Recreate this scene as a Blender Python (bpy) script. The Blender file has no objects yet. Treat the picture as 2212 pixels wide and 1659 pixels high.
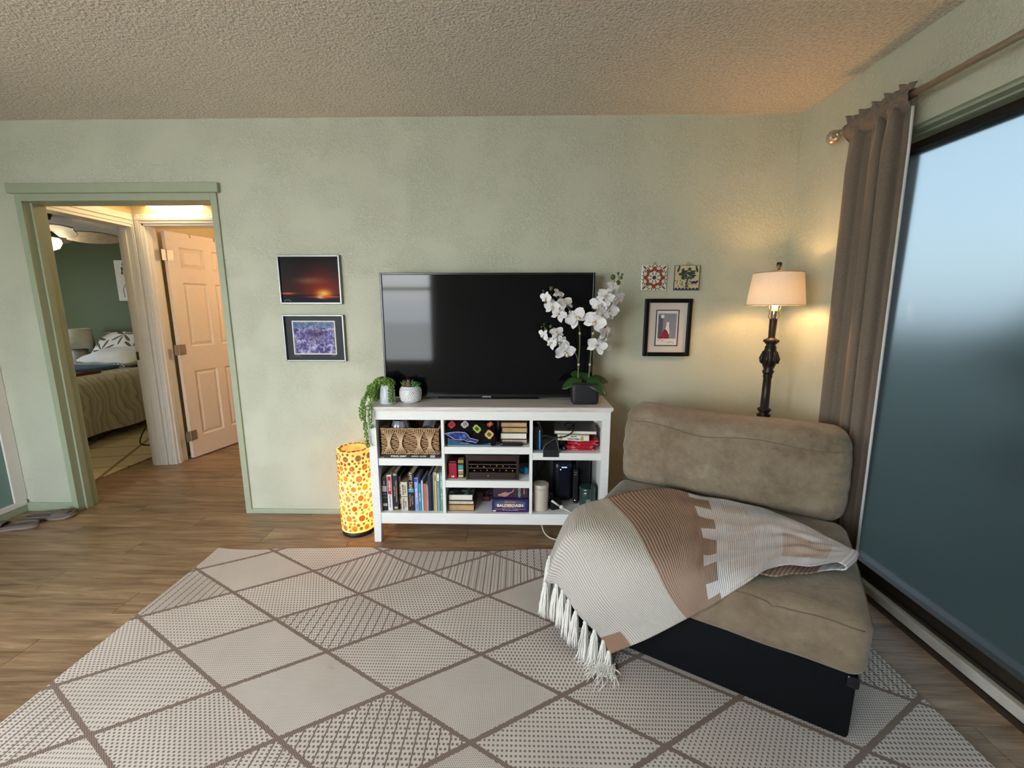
import bpy, bmesh, math, random
from mathutils import Vector, Matrix, Euler
random.seed(7)
PI = math.pi
S = bpy.context.scene
COL = S.collection

# ------------------------------------------------------------------ camera, world, exposure
CAM_D, CAM_H, CAM_F = 2.68, 1.365, 930.0
cam = bpy.data.cameras.new('camera')
cam.sensor_fit = 'HORIZONTAL'; cam.sensor_width = 36.0
cam.lens = CAM_F / 2212.0 * 36.0
cam.clip_start = 0.02; cam.clip_end = 200
camo = bpy.data.objects.new('camera', cam); COL.objects.link(camo)
camo.location = (0, -CAM_D, CAM_H)
camo.rotation_euler = (math.radians(90) - math.atan(165 / CAM_F), 0, math.radians(1.17))
S.camera = camo

w = bpy.data.worlds.new('sky'); S.world = w; w.use_nodes = True
nt = w.node_tree; nt.nodes.clear()
out = nt.nodes.new('ShaderNodeOutputWorld'); bg = nt.nodes.new('ShaderNodeBackground')
sky = nt.nodes.new('ShaderNodeTexSky'); sky.sky_type = 'NISHITA'; sky.sun_disc = False
sky.sun_elevation = math.radians(48); sky.sun_rotation = math.radians(200); sky.air_density = 1.0; sky.dust_density = 3.0
mixn = nt.nodes.new('ShaderNodeMix'); mixn.data_type = 'RGBA'
mixn.inputs[0].default_value = 0.75                       # thin white overcast over the blue
mixn.inputs[7].default_value = (0.58, 0.66, 0.74, 1)
mul = nt.nodes.new('ShaderNodeVectorMath'); mul.operation = 'SCALE'; mul.inputs[3].default_value = 0.14
nt.links.new(sky.outputs[0], mul.inputs[0]); nt.links.new(mul.outputs[0], mixn.inputs[6])
nt.links.new(mixn.outputs[2], bg.inputs[0]); bg.inputs[1].default_value = 13.0
nt.links.new(bg.outputs[0], out.inputs[0])

def area_light(name, loc, rot, sx, sy, power, color, portal=False):
    l = bpy.data.lights.new(name, 'AREA'); l.shape = 'RECTANGLE'; l.size = sx; l.size_y = sy
    l.energy = power; l.color = color
    if portal: l.cycles.is_portal = True
    o = bpy.data.objects.new(name, l); COL.objects.link(o); o.location = loc; o.rotation_euler = rot
    return o
# daylight enters by the window behind the camera: guide the sampler there
FRONT_Y = -4.3
area_light('window_portal', (-2.25, FRONT_Y - 0.16, 1.30), (math.radians(90), 0, 0), 1.8, 1.6, 1, (1, 1, 1), True)
area_light('added_window_portal', (-3.44, -3.35, 1.25), (0, math.radians(-90), 0), 1.7, 1.1, 1, (1, 1, 1), True)
area_light('sliding_door_portal', (1.83, -1.62, 1.07), (0, math.radians(90), 0), 2.0, 2.25, 1, (1, 1, 1), True)
area_light('bedroom_window_portal', (-7.16, 1.7, 1.42), (0, math.radians(-90), 0), 1.25, 0.7, 1, (1, 1, 1), True)

S.view_settings.view_transform = 'Standard'; S.view_settings.look = 'None'
S.view_settings.exposure = 0.88; S.view_settings.gamma = 1.0
S.view_settings.use_curve_mapping = False

# ------------------------------------------------------------------ materials
MATS = {}
def srgb(r, g, b):
    f = lambda c: (c / 255 / 12.92) if c / 255 <= 0.04045 else ((c / 255 + 0.055) / 1.055) ** 2.4
    return (f(r), f(g), f(b))
class N:
    """small node graph helper"""
    def __init__(s, name):
        s.m = bpy.data.materials.new(name); s.m.use_nodes = True
        s.t = s.m.node_tree; s.bsdf = s.t.nodes['Principled BSDF']; s.out = s.t.nodes['Material Output']
    def n(s, ty, **kw):
        x = s.t.nodes.new('ShaderNode' + ty)
        for k, v in kw.items(): setattr(x, k, v)
        return x
    def link(s, a, b): s.t.links.new(a, b)
    def set(s, node, idx, v):
        if isinstance(v, (int, float)) or isinstance(v, tuple): node.inputs[idx].default_value = v
        else: s.link(v, node.inputs[idx])
    def m_(s, op, a, b=0.0, c=None):
        x = s.n('Math', operation=op); s.set(x, 0, a); s.set(x, 1, b)
        if c is not None: s.set(x, 2, c)
        return x.outputs[0]
    def coord(s, kind='Object', scale=None, rot=None):
        c = s.n('TexCoord').outputs[kind]
        if scale or rot:
            mp = s.n('Mapping'); s.link(c, mp.inputs[0])
            if scale: mp.inputs['Scale'].default_value = scale
            if rot: mp.inputs['Rotation'].default_value = rot
            c = mp.outputs[0]
        return c
    def sep(s, v):
        x = s.n('SeparateXYZ'); s.link(v, x.inputs[0]); return x.outputs
    def noise(s, vec, scale, detail=3, rough=0.55, out=0, dist=0.0):
        x = s.n('TexNoise'); s.link(vec, x.inputs['Vector']); x.inputs['Scale'].default_value = scale
        x.inputs['Detail'].default_value = detail; x.inputs['Roughness'].default_value = rough; x.inputs['Distortion'].default_value = dist
        return x.outputs[out]
    def voronoi(s, vec, scale, feature='F1', out=0, rnd=1.0):
        x = s.n('TexVoronoi', feature=feature); s.link(vec, x.inputs['Vector']); x.inputs['Scale'].default_value = scale
        x.inputs['Randomness'].default_value = rnd
        return x.outputs[out]
    def ramp(s, fac, stops, interp='LINEAR'):
        x = s.n('ValToRGB'); s.set(x, 0, fac); cr = x.color_ramp; cr.interpolation = interp
        while len(cr.elements) > 1: cr.elements.remove(cr.elements[0])
        cr.elements[0].position = stops[0][0]; cr.elements[0].color = tuple(stops[0][1]) + (1,)
        for p, c in stops[1:]:
            e = cr.elements.new(p); e.color = tuple(c) + (1,)
        return x.outputs[0]
    def mix(s, fac, a, b, mode='MIX'):
        x = s.n('Mix', data_type='RGBA', blend_type=mode)
        s.set(x, 0, fac)
        for i, v in ((6, a), (7, b)):
            if isinstance(v, tuple): x.inputs[i].default_value = (v + (1,)) if len(v) == 3 else v
            else: s.link(v, x.inputs[i])
        return x.outputs[2]
    def bump(s, h, strength=0.3, dist=0.01):
        x = s.n('Bump'); x.inputs['Strength'].default_value = strength; x.inputs['Distance'].default_value = dist
        s.link(h, x.inputs['Height']); s.link(x.outputs[0], s.bsdf.inputs['Normal'])
    def color(s, c):
        if isinstance(c, tuple): s.bsdf.inputs['Base Color'].default_value = c + (1,) if len(c) == 3 else c
        else: s.link(c, s.bsdf.inputs['Base Color'])
    def done(s, rough=0.6, metal=0.0, spec=0.5, **kw):
        b = s.bsdf; b.inputs['Metallic'].default_value = metal; b.inputs['Specular IOR Level'].default_value = spec
        if isinstance(rough, (int, float)): b.inputs['Roughness'].default_value = rough
        else: s.link(rough, b.inputs['Roughness'])
        for k, v in kw.items(): b.inputs[k.replace('_', ' ')].default_value = v
        MATS[s.m.name] = s.m
        return s.m
def plain(name, rgb, rough=0.5, metal=0.0, var=0.06, scale=25, bump=0.0, spec=0.5, **kw):
    """one colour with a slight grain so nothing is perfectly flat"""
    if name in MATS: return MATS[name]
    g = N(name); v = g.coord('Object'); nz = g.noise(v, scale, 4)
    lo = tuple(max(0, c * (1 - var)) for c in rgb); hi = tuple(min(1, c * (1 + var)) for c in rgb)
    g.color(g.ramp(nz, [(0.3, lo), (0.7, hi)]))
    if bump: g.bump(nz, bump, 0.004)
    return g.done(rough, metal, spec, **kw)

# ------------------------------------------------------------------ mesh helpers
class MB:
    def __init__(s): s.v = []; s.f = []; s.uv = {}; s.mi = []
    def add(s, vs, fs, M=None):
        o = len(s.v)
        s.v += [tuple(M @ Vector(p)) if M is not None else tuple(p) for p in vs]
        s.f += [tuple(i + o for i in f) for f in fs]
        return s
    def box(s, x0, x1, y0, y1, z0, z1, M=None):
        vs = [(x0, y0, z0), (x1, y0, z0), (x1, y1, z0), (x0, y1, z0), (x0, y0, z1), (x1, y0, z1), (x1, y1, z1), (x0, y1, z1)]
        return s.add(vs, [(0, 3, 2, 1), (4, 5, 6, 7), (0, 1, 5, 4), (1, 2, 6, 5), (2, 3, 7, 6), (3, 0, 4, 7)], M)
    def hexa(s, b, t, M=None):
        """b, t: four bottom and four top corners, counter-clockwise seen from above"""
        return s.add(list(b) + list(t), [(0, 3, 2, 1), (4, 5, 6, 7), (0, 1, 5, 4), (1, 2, 6, 5), (2, 3, 7, 6), (3, 0, 4, 7)], M)
    def bbox(s, x0, x1, y0, y1, z0, z1, r=0.003, seg=2, M=None):
        bm = bmesh.new(); bmesh.ops.create_cube(bm, size=1)
        for v in bm.verts: v.co = Vector(((x0 + x1) / 2 + v.co.x * (x1 - x0), (y0 + y1) / 2 + v.co.y * (y1 - y0), (z0 + z1) / 2 + v.co.z * (z1 - z0)))
        bmesh.ops.bevel(bm, geom=list(bm.edges), offset=r, segments=seg, affect='EDGES', profile=0.5)
        bm.verts.index_update()
        vs = [v.co.copy() for v in bm.verts]; fs = [[v.index for v in f.verts] for f in bm.faces]; bm.free()
        return s.add(vs, fs, M)
    def lathe(s, prof, seg=32, M=None, cap=True):
        """prof: list of (r, z)"""
        vs = []; fs = []
        for r, z in prof:
            for k in range(seg):
                a = 2 * PI * k / seg; vs.append((r * math.cos(a), r * math.sin(a), z))
        for i in range(len(prof) - 1):
            for k in range(seg):
                k2 = (k + 1) % seg
                fs.append((i * seg + k, i * seg + k2, (i + 1) * seg + k2, (i + 1) * seg + k))
        if cap:
            if prof[0][0] > 1e-5: fs.append(tuple(range(seg - 1, -1, -1)))
            if prof[-1][0] > 1e-5: fs.append(tuple((len(prof) - 1) * seg + k for k in range(seg)))
        return s.add(vs, fs, M)
    def tube(s, pts, r, seg=8, closed=False, cap=True):
        """tube along points; r number or list"""
        pts = [Vector(p) for p in pts]; n = len(pts)
        rs = r if isinstance(r, (list, tuple)) else [r] * n
        vs = []; fs = []; prev = None
        for i, p in enumerate(pts):
            if closed: d = pts[(i + 1) % n] - pts[i - 1]
            else: d = pts[min(i + 1, n - 1)] - pts[max(i - 1, 0)]
            if d.length < 1e-9: d = Vector((0, 0, 1))
            d.normalize()
            if prev is None:
                a = Vector((0, 0, 1)) if abs(d.z) < 0.9 else Vector((1, 0, 0))
                u = d.cross(a).normalized()
            else:
                u = (prev - d * prev.dot(d))
                u = u.normalized() if u.length > 1e-6 else d.orthogonal().normalized()
            prev = u; w_ = d.cross(u)
            for k in range(seg):
                a = 2 * PI * k / seg
                vs.append(p + (u * math.cos(a) + w_ * math.sin(a)) * rs[i])
        m = n if closed else n - 1
        for i in range(m):
            for k in range(seg):
                k2 = (k + 1) % seg; j = (i + 1) % n
                fs.append((i * seg + k, i * seg + k2, j * seg + k2, j * seg + k))
        if cap and not closed:
            fs.append(tuple(range(seg - 1, -1, -1))); fs.append(tuple((n - 1) * seg + k for k in range(seg)))
        return s.add(vs, fs)
    def ball(s, c, rx, ry=None, rz=None, seg=12, rings=8, M=None):
        ry = rx if ry is None else ry; rz = rx if rz is None else rz
        vs = [(c[0], c[1], c[2] - rz)]; fs = []
        for i in range(1, rings):
            t = -PI / 2 + PI * i / rings
            for k in range(seg):
                a = 2 * PI * k / seg
                vs.append((c[0] + rx * math.cos(t) * math.cos(a), c[1] + ry * math.cos(t) * math.sin(a), c[2] + rz * math.sin(t)))
        vs.append((c[0], c[1], c[2] + rz)); L = len(vs) - 1
        for k in range(seg):
            k2 = (k + 1) % seg
            fs.append((0, 1 + k2, 1 + k))
            for i in range(rings - 2):
                a = 1 + i * seg
                fs.append((a + k, a + k2, a + seg + k2, a + seg + k))
            a = 1 + (rings - 2) * seg
            fs.append((a + k, a + k2, L))
        return s.add(vs, fs, M)
    def prism(s, poly, y0, y1, M=None):
        """poly in (x, z), counter-clockwise seen from -y; extruded from y0 (front) to y1"""
        n = len(poly)
        vs = [(x, y0, z) for x, z in poly] + [(x, y1, z) for x, z in poly]
        fs = [tuple(range(n)), tuple(range(2 * n - 1, n - 1, -1))]
        for i in range(n):
            j = (i + 1) % n; fs.append((i, n + i, n + j, j))
        return s.add(vs, fs, M)
    def grid(s, P, uv=None):
        """P[i][j] points"""
        ni, nj = len(P), len(P[0]); o = len(s.v)
        for row in P: s.v += [tuple(p) for p in row]
        for i in range(ni - 1):
            for j in range(nj - 1):
                s.f.append((o + i * nj + j, o + (i + 1) * nj + j, o + (i + 1) * nj + j + 1, o + i * nj + j + 1))
        return s
    def rbox(s, hx, hy, hz, r, n=10, warp=None, M=None):
        """pillow-like rounded box centred at 0"""
        h = Vector((hx, hy, hz)); idx = {}; vs = []; fs = []
        def vert(p):
            key = (round(p[0] * 1000), round(p[1] * 1000), round(p[2] * 1000))
            if key in idx: return idx[key]
            q = Vector((p[0] * hx, p[1] * hy, p[2] * hz))
            inner = Vector([max(-(h[i] - r), min(h[i] - r, q[i])) for i in range(3)])
            d = q - inner; d = d.normalized() * r if d.length > 1e-9 else Vector((0, 0, 0))
            q = inner + d
            if warp: q = warp(q)
            idx[key] = len(vs); vs.append(q); return idx[key]
        def e(t): return math.copysign(abs(t) ** 0.85, t)
        for ax in range(3):
            for sg in (-1, 1):
                for i in range(n):
                    for j in range(n):
                        c = []
                        for a, b in ((i, j), (i + 1, j), (i + 1, j + 1), (i, j + 1)):
                            p = [0, 0, 0]; p[ax] = sg; p[(ax + 1) % 3] = e(-1 + 2 * a / n); p[(ax + 2) % 3] = e(-1 + 2 * b / n)
                            c.append(vert(p))
                        if sg < 0: c.reverse()
                        fs.append(tuple(c))
        return s.add(vs, fs, M)

def mesh_of(name, mb, m, smooth=False):
    me = bpy.data.meshes.new(name)
    me.from_pydata([tuple(v) for v in mb.v], [], mb.f)
    if mb.uv:
        l = me.uv_layers.new(name='UVMap')
        for lp in me.loops: l.data[lp.index].uv = mb.uv.get(lp.vertex_index, (0, 0))
    me.validate()
    if m: me.materials.append(m)
    if smooth is True: me.polygons.foreach_set('use_smooth', [True] * len(me.polygons))
    elif smooth:
        me.polygons.foreach_set('use_smooth', [True] * len(me.polygons))
        try: me.set_sharp_from_angle(angle=math.radians(smooth))
        except Exception: pass
    me.update()
    return me
def obj(name, mb, m, parent=None, smooth=False, local=False, label=None, kind=None):
    """ONE mesh object; world coordinates unless local"""
    me = mb if isinstance(mb, bpy.types.Mesh) else mesh_of(name, mb, m, smooth)
    o = bpy.data.objects.new(name, me); COL.objects.link(o)
    if parent is not None:
        o.parent = parent
        if not local and parent.type == 'EMPTY':
            o.matrix_parent_inverse = Matrix.Translation(-Vector(parent.location))
    if label: o['label'] = label
    if kind: o['kind'] = kind
    return o
def tag(o, label, cat, group=None, kind=None):
    o['label'] = label; o['category'] = cat
    if group: o['group'] = group
    if kind: o['kind'] = kind
    return o
def thing(name, label, cat, loc=(0, 0, 0), rz=0.0, group=None):
    o = bpy.data.objects.new(name, None); COL.objects.link(o); o.empty_display_size = 0.05
    o.location = loc; o.rotation_euler = (0, 0, rz)
    return tag(o, label, cat, group)
def struct(name, mb, m, parent=None, smooth=False, label=None):
    o = obj(name, mb, m, parent, smooth)
    if parent is None: o['kind'] = 'structure'
    if label: o['label'] = label
    return o
def lettering(name, txt, size, M, m, parent, align='CENTER', depth=0.0004, bold=0.0, sx=1.0, label=None):
    """flat text in the local XY plane of M; a tuple of word lengths stands for print too small to read: rows of ink ticks"""
    if isinstance(txt, tuple):
        rnd = random.Random(sum(txt) * 31 + int(size * 1e5)); q = MB(); n = sum(txt) + len(txt) - 1; x = -n * size * .3
        for word in txt:
            for k in range(word):
                wd = size * rnd.uniform(.32, .5)
                q.box(x, x + wd, -size * rnd.uniform(.22, .36), size * rnd.uniform(.2, .36), -depth, depth, M)
                x += size * .6
            x += size * .6
        return obj(name, q, m, parent, label=label)
    cu = bpy.data.curves.new('t', 'FONT'); cu.body = txt; cu.size = size; cu.align_x = align; cu.align_y = 'CENTER'
    cu.extrude = depth; cu.offset = bold; cu.resolution_u = 2
    t = bpy.data.objects.new('t', cu); COL.objects.link(t)
    me = bpy.data.meshes.new_from_object(t.evaluated_get(bpy.context.evaluated_depsgraph_get()))
    bpy.data.objects.remove(t); bpy.data.curves.remove(cu)
    me.transform(M @ Matrix.Diagonal((sx, 1, 1, 1))); me.materials.clear(); me.materials.append(m); me.name = name
    return obj(name, me, None, parent, label=label)
RX = Matrix.Rotation(PI / 2, 4, 'X')                      # text facing -y, upright
def face(x, y, z, down=False):
    """matrix for text on a face looking to -y; down: reads top to bottom"""
    T = Matrix.Translation((x, y, z)) @ RX
    return T @ Matrix.Rotation(-PI / 2, 4, 'Z') if down else T
def TR(x, y, z, rz=0, rx=0, ry=0):
    return Matrix.Translation((x, y, z)) @ Euler((rx, ry, rz)).to_matrix().to_4x4()
def catmull(P, t):
    n = len(P) - 1; t = max(0, min(n - 1e-6, t)); i = int(t); f = t - i
    p0, p1, p2, p3 = (Vector(P[max(0, min(n, i + k))]) for k in (-1, 0, 1, 2))
    return 0.5 * ((2 * p1) + (p2 - p0) * f + (2 * p0 - 5 * p1 + 4 * p2 - p3) * f * f + (3 * p1 - p0 - 3 * p2 + p3) * f ** 3)
def spline(P, n): return [catmull(P, (len(P) - 1) * k / (n - 1)) for k in range(n)]
# ------------------------------------------------------------------ setting: materials
def wall_paint(name, rgb, relief=1.0, scale=1.0):
    g = N(name); v = g.coord('Object')
    big = g.noise(v, 1.3, 2)
    a = g.voronoi(v, 26 * scale, 'SMOOTH_F1'); b = g.noise(v, 62 * scale, 4, 0.6, dist=0.6); c = g.noise(v, 4.5, 3)
    patch = g.ramp(c, [(0.42, (0.12,) * 3), (0.60, (1,) * 3)])
    h = g.m_('MULTIPLY', g.m_('ADD', g.ramp(b, [(0.45, (0,) * 3), (0.56, (1,) * 3)]), g.m_('MULTIPLY', a, 0.4)), patch)
    fine = g.m_('MULTIPLY', g.noise(v, 190, 3), 0.28)
    g.bump(g.m_('ADD', h, fine), 0.5 * relief, 0.006)
    lo = tuple(c_ * 0.97 for c_ in rgb); hi = tuple(min(1, c_ * 1.03) for c_ in rgb)
    g.color(g.ramp(big, [(0.3, lo), (0.7, hi)]))
    return g.done(0.55, spec=0.35)
SAGE = wall_paint('sage_green_textured_paint', srgb(197, 199, 179))
TEAL = wall_paint('muted_teal_paint', srgb(122, 148, 140), 0.3)
TRIMG = plain('sage_trim_paint', srgb(164, 172, 146), 0.45, var=0.03)
CREAM = wall_paint('cream_hall_paint', srgb(226, 208, 162), 0.3)
DEEPG = wall_paint('deep_green_bedroom_paint', srgb(82, 94, 52), 0.25)
WHITE = plain('white_trim_paint', srgb(232, 226, 218), 0.4, var=0.02)
g = N('popcorn_ceiling'); v = g.coord('Object')
h1 = g.noise(v, 75, 3, 0.6); h2 = g.voronoi(v, 95)
g.bump(g.m_('SUBTRACT', g.ramp(h1, [(0.35, (0,) * 3), (0.7, (1,) * 3)]), g.m_('MULTIPLY', h2, 0.7)), 0.7, 0.010)
g.color(g.ramp(g.noise(v, 75, 3, 0.6), [(0.35, srgb(214, 202, 184)), (0.6, srgb(236, 226, 210))]))
POPCORN = g.done(0.9, spec=0.1)
def wood_planks():
    g = N('vinyl_plank_wood'); info = g.n('ObjectInfo').outputs['Random']
    v = g.coord('Object'); add = g.n('VectorMath', operation='ADD'); g.link(v, add.inputs[0])
    cmb = g.n('CombineXYZ'); g.link(g.m_('MULTIPLY', info, 37.0), cmb.inputs[0]); g.link(g.m_('MULTIPLY', info, 11.0), cmb.inputs[1]); g.link(cmb.outputs[0], add.inputs[1])
    mp = g.n('Mapping'); g.link(add.outputs[0], mp.inputs[0]); mp.inputs['Scale'].default_value = (0.9, 9.0, 1)
    nz = g.noise(mp.outputs[0], 2.2, 5, 0.62, dist=1.2)
    mp2 = g.n('Mapping'); g.link(add.outputs[0], mp2.inputs[0]); mp2.inputs['Scale'].default_value = (2.0, 60.0, 1)
    fine = g.noise(mp2.outputs[0], 3.0, 3)
    c = g.ramp(nz, [(0.22, srgb(70, 50, 34)), (0.40, srgb(128, 100, 72)), (0.58, srgb(166, 138, 106)), (0.78, srgb(198, 172, 140))])
    c = g.mix(0.22, c, g.ramp(fine, [(0.35, srgb(92, 70, 50)), (0.65, srgb(186, 160, 130))]))
    tint = g.ramp(info, [(0.0, (0.86,) * 3), (1.0, (1.08, 1.06, 1.03))])
    g.color(g.mix(1.0, c, tint, 'MULTIPLY')); g.bump(fine, 0.12, 0.001)
    return g.done(0.34, spec=0.4)
PLANK = wood_planks()
BRONZE = plain('dark_bronze_aluminium', srgb(74, 66, 58), 0.4, 0.6, var=0.08)
SILLW = plain('weathered_sill_paint', srgb(196, 190, 176), 0.6, var=0.1, scale=12)
DARKJ = plain('dark_joint', srgb(74, 56, 40), 0.8)  # brown floor base that shows in the plank joints

# ------------------------------------------------------------------ setting: shell
XL, XR, CEIL = -3.36, 1.58, 2.44
WT = 0.115                                                # back wall thickness
OX0, OX1, OZ = -3.005, -1.835, 2.005                      # cased opening
m = MB()
m.box(-7.2, OX0, 0, WT, 0, 2.6); m.box(OX0, OX1, 0, WT, OZ, 2.6); m.box(OX1, XR + 0.3, 0, WT, 0, 2.6)
struct('wall_back', m, SAGE)
# right wall with the sliding door opening
DY0, DY1, DZ = -0.50, -2.75, 2.085                        # opening along y, head height
m = MB()
m.box(XR, XR + 0.24, DY0, 0, 0, 2.6); m.box(XR, XR + 0.24, DY1, DY0, DZ, 2.6); m.box(XR, XR + 0.24, FRONT_Y - 0.2, DY1, 0, 2.6)
struct('wall_right', m, SAGE)
SY0, SY1, SZ0, SZ1 = -3.9, -2.8, 0.4, 2.1                 # unseen side window added for more daylight, beside and behind the camera
m = MB(); m.box(XL - 0.12, XL, SY1, 0, 0, 2.6); m.box(XL - 0.12, XL, FRONT_Y, SY0, 0, 2.6); m.box(XL - 0.12, XL, SY0, SY1, 0, SZ0); m.box(XL - 0.12, XL, SY0, SY1, SZ1, 2.6)
struct('wall_left', m, TEAL)
m = MB()
for a, b in ((SY0, SY0 + .05), (SY1 - .05, SY1), (-3.38, -3.32)): m.box(XL - .09, XL - .03, a, b, SZ0, SZ1)
for a, b in ((SZ0, SZ0 + .05), (SZ1 - .05, SZ1)): m.box(XL - .09, XL - .03, SY0, SY1, a, b)
struct('added_window', m, WHITE)
WX0, WX1, WZ0, WZ1 = -3.15, -1.35, 0.5, 2.1
m = MB()
m.box(XL - 0.12, WX0, FRONT_Y - 0.2, FRONT_Y, 0, 2.6); m.box(WX1, XR, FRONT_Y - 0.2, FRONT_Y, 0, 2.6)
m.box(WX0, WX1, FRONT_Y - 0.2, FRONT_Y, 0, WZ0); m.box(WX0, WX1, FRONT_Y - 0.2, FRONT_Y, WZ1, 2.6)
struct('wall_front', m, SAGE)
m = MB(); m.box(XL, XR, FRONT_Y, 0, CEIL, CEIL + 0.12)
struct('ceiling', m, POPCORN)
# floor with single planks
m = MB(); m.box(-7.2, XR + 0.24, FRONT_Y - 0.2, 3.4, -0.06, -0.006)
floor = struct('floor', m, DARKJ)
PW, PL = 0.155, 1.22
pm = {}
def plank(x0, x1, y0):
    key = round(x1 - x0, 3)
    if key not in pm:
        q = MB(); L = x1 - x0; e = 0.0011
        q.hexa([(0, 0, -0.006), (L, 0, -0.006), (L, PW, -0.006), (0, PW, -0.006)],
               [(e, e, 0), (L - e, e, 0), (L - e, PW - e, 0), (e, PW - e, 0)])
        pm[key] = mesh_of('plank', q, PLANK)
    o = bpy.data.objects.new('plank', pm[key]); COL.objects.link(o); o.parent = floor; o.location = (x0, y0, 0)
def lay(xa, xb, ya, yb):
    """rows of staggered planks; row edges pass through y = -0.823"""
    k0 = math.floor((ya + 0.823) / PW)
    y = -0.823 + k0 * PW; k = k0
    while y < yb - 0.01:
        if y >= ya - PW * 0.6:
            x = xa - (0.2 + ((k * 0.437) % 1.0)) * PL
            while x < xb:
                a, b = max(x, xa), min(x + PL, xb)
                if b - a > 0.03: plank(a, b, y)
                x += PL
        y += PW; k += 1
lay(XL, XR + 0.06, -3.1, 0.0); lay(-3.42, -1.3, 0.15, 1.15); lay(-3.06, -1.9, 1.2, 2.4)
m = MB(); m.box(XL, XR, FRONT_Y, -3.1, -0.006, 0)
struct('floor_rear', m, PLANK)

# casing of the opening: flat head board, two thin side casings, jamb lining
m = MB(); m.bbox(OX0 - 0.055, OX1 + 0.05, -0.028, 0, OZ + 0.03, OZ + 0.085, 0.003)
struct('trim_1', m, TRIMG, label='flat green head board over the cased opening')
m = MB(); m.bbox(OX0 - 0.028, OX0 + 0.01, -0.012, WT + 0.012, 0, OZ + 0.03, 0.002); m.box(OX0 + 0.01, OX0 + 0.022, 0.035, 0.075, 0, OZ)
struct('trim_2', m, TRIMG, label='left green jamb of the cased opening')
m = MB(); m.bbox(OX1 - 0.01, OX1 + 0.028, -0.012, WT + 0.012, 0, OZ + 0.03, 0.002); m.box(OX1 - 0.022, OX1 - 0.01, 0.035, 0.075, 0, OZ)
struct('trim_3', m, TRIMG, label='right green jamb of the cased opening')
m = MB(); m.bbox(OX0 + 0.01, OX1 - 0.01, -0.012, WT + 0.012, OZ - 0.012, OZ + 0.03, 0.002)
struct('trim_4', m, TRIMG, label='green head jamb of the cased opening')
# baseboards
m = MB(); m.bbox(OX1 + 0.028, XR, -0.013, 0, 0, 0.032, 0.003)
struct('baseboard_back', m, TRIMG)
m = MB(); m.bbox(XL, OX0 - 0.028, -0.012, 0, 0, 0.062, 0.003)
struct('baseboard_corner', m, TRIMG)
m = MB(); m.bbox(XL, XL + 0.014, FRONT_Y, -0.012, 0, 0.05, 0.003)
bl = struct('baseboard_left', m, TRIMG)
m = MB(); m.bbox(XL, XL + 0.02, FRONT_Y, -0.012, 0.05, 0.085, 0.003)
obj('cap_board', m, WHITE, bl, label='white cap board')
m = MB(); m.bbox(XL, XL + 0.012, -0.075, -0.001, 0.085, 2.1, 0.003)
struct('trim_5', m, WHITE, label='white upright corner board on the left wall')
m = MB(); m.bbox(XR - 0.012, XR, DY0 + 0.005, 0, 0, 0.04, 0.003)
struct('baseboard_right', m, TRIMG)

# window behind the camera (it shows as the reflection in the television)
m = MB()
fy0, fy1 = FRONT_Y - 0.12, FRONT_Y - 0.05
for a, b in ((WX0, WX0 + 0.05), (WX1 - 0.05, WX1), (-2.28, -2.22)): m.box(a, b, fy0, fy1, WZ0, WZ1)
for a, b in ((WZ0, WZ0 + 0.05), (WZ1 - 0.05, WZ1), (1.63, 1.67)): m.box(WX0, WX1, fy0, fy1, a, b)
struct('window_1', m, WHITE)
g = N('clear_window_glass'); tr = g.n('BsdfTransparent'); gl = g.n('BsdfGlossy'); gl.inputs['Roughness'].default_value = 0.02
fr = g.n('Fresnel'); mx = g.n('MixShader'); g.link(fr.outputs[0], mx.inputs[0]); g.link(tr.outputs[0], mx.inputs[1]); g.link(gl.outputs[0], mx.inputs[2])
g.link(mx.outputs[0], g.out.inputs[0]); CLEAR = g.done()

# sliding glass door with frosted film
g = N('frosted_privacy_glass')
gl = g.n('BsdfGlass'); gl.inputs['Roughness'].default_value = 0.30; gl.inputs['IOR'].default_value = 1.22
gl.inputs['Color'].default_value = (0.23, 0.25, 0.255, 1)
tl = g.n('BsdfTranslucent'); tl.inputs['Color'].default_value = (0.12, 0.145, 0.15, 1)
gs = g.n('BsdfGlossy'); gs.inputs['Roughness'].default_value = 0.25
mx = g.n('MixShader'); mx.inputs[0].default_value = 0.08; g.link(gl.outputs[0], mx.inputs[1]); g.link(tl.outputs[0], mx.inputs[2])
m2 = g.n('MixShader'); m2.inputs[0].default_value = 0.04; g.link(mx.outputs[0], m2.inputs[1]); g.link(gs.outputs[0], m2.inputs[2])
g.link(m2.outputs[0], g.out.inputs[0]); FROST = g.done()
GX = 1.735
dr = thing('door_1', 'large sliding glass door with blue frosted panes and bronze frame', 'door', (GX, -1.6, 0)); dr['kind'] = 'structure'
del dr['category']
m = MB(); m.bbox(1.715, 1.80, DY1, DY0, 2.042, DZ, 0.003); obj('head_frame', m, BRONZE, dr)
m = MB(); m.bbox(1.715, 1.80, DY1, DY0, 0.045, 0.105, 0.003); m.bbox(1.70, 1.715, DY1, DY0, 0.045, 0.06, 0.002); obj('bottom_track', m, BRONZE, dr)
m = MB(); m.bbox(1.715, 1.80, DY0 - 0.055, DY0, 0.1, 2.045, 0.003); obj('stile', m, BRONZE, dr)
m = MB(); m.bbox(1.72, 1.79, -1.70, -1.64, 0.1, 2.045, 0.003); obj('stile', m, BRONZE, dr)
m = MB(); m.bbox(1.715, 1.80, DY1, DY1 + 0.055, 0.1, 2.045, 0.003); obj('stile', m, BRONZE, dr)
for a, b in ((DY0 - 0.05, -1.645), (-1.695, DY1 + 0.05)):
    m = MB(); q = MB(); q.box(1.75, 1.756, b, a, 0.1, 2.045); obj('pane', q, FROST, dr, label='frosted blue glass pane')
m = MB(); m.bbox(1.675, 1.82, DY1, DY0, 0.0, 0.045, 0.006)
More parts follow.
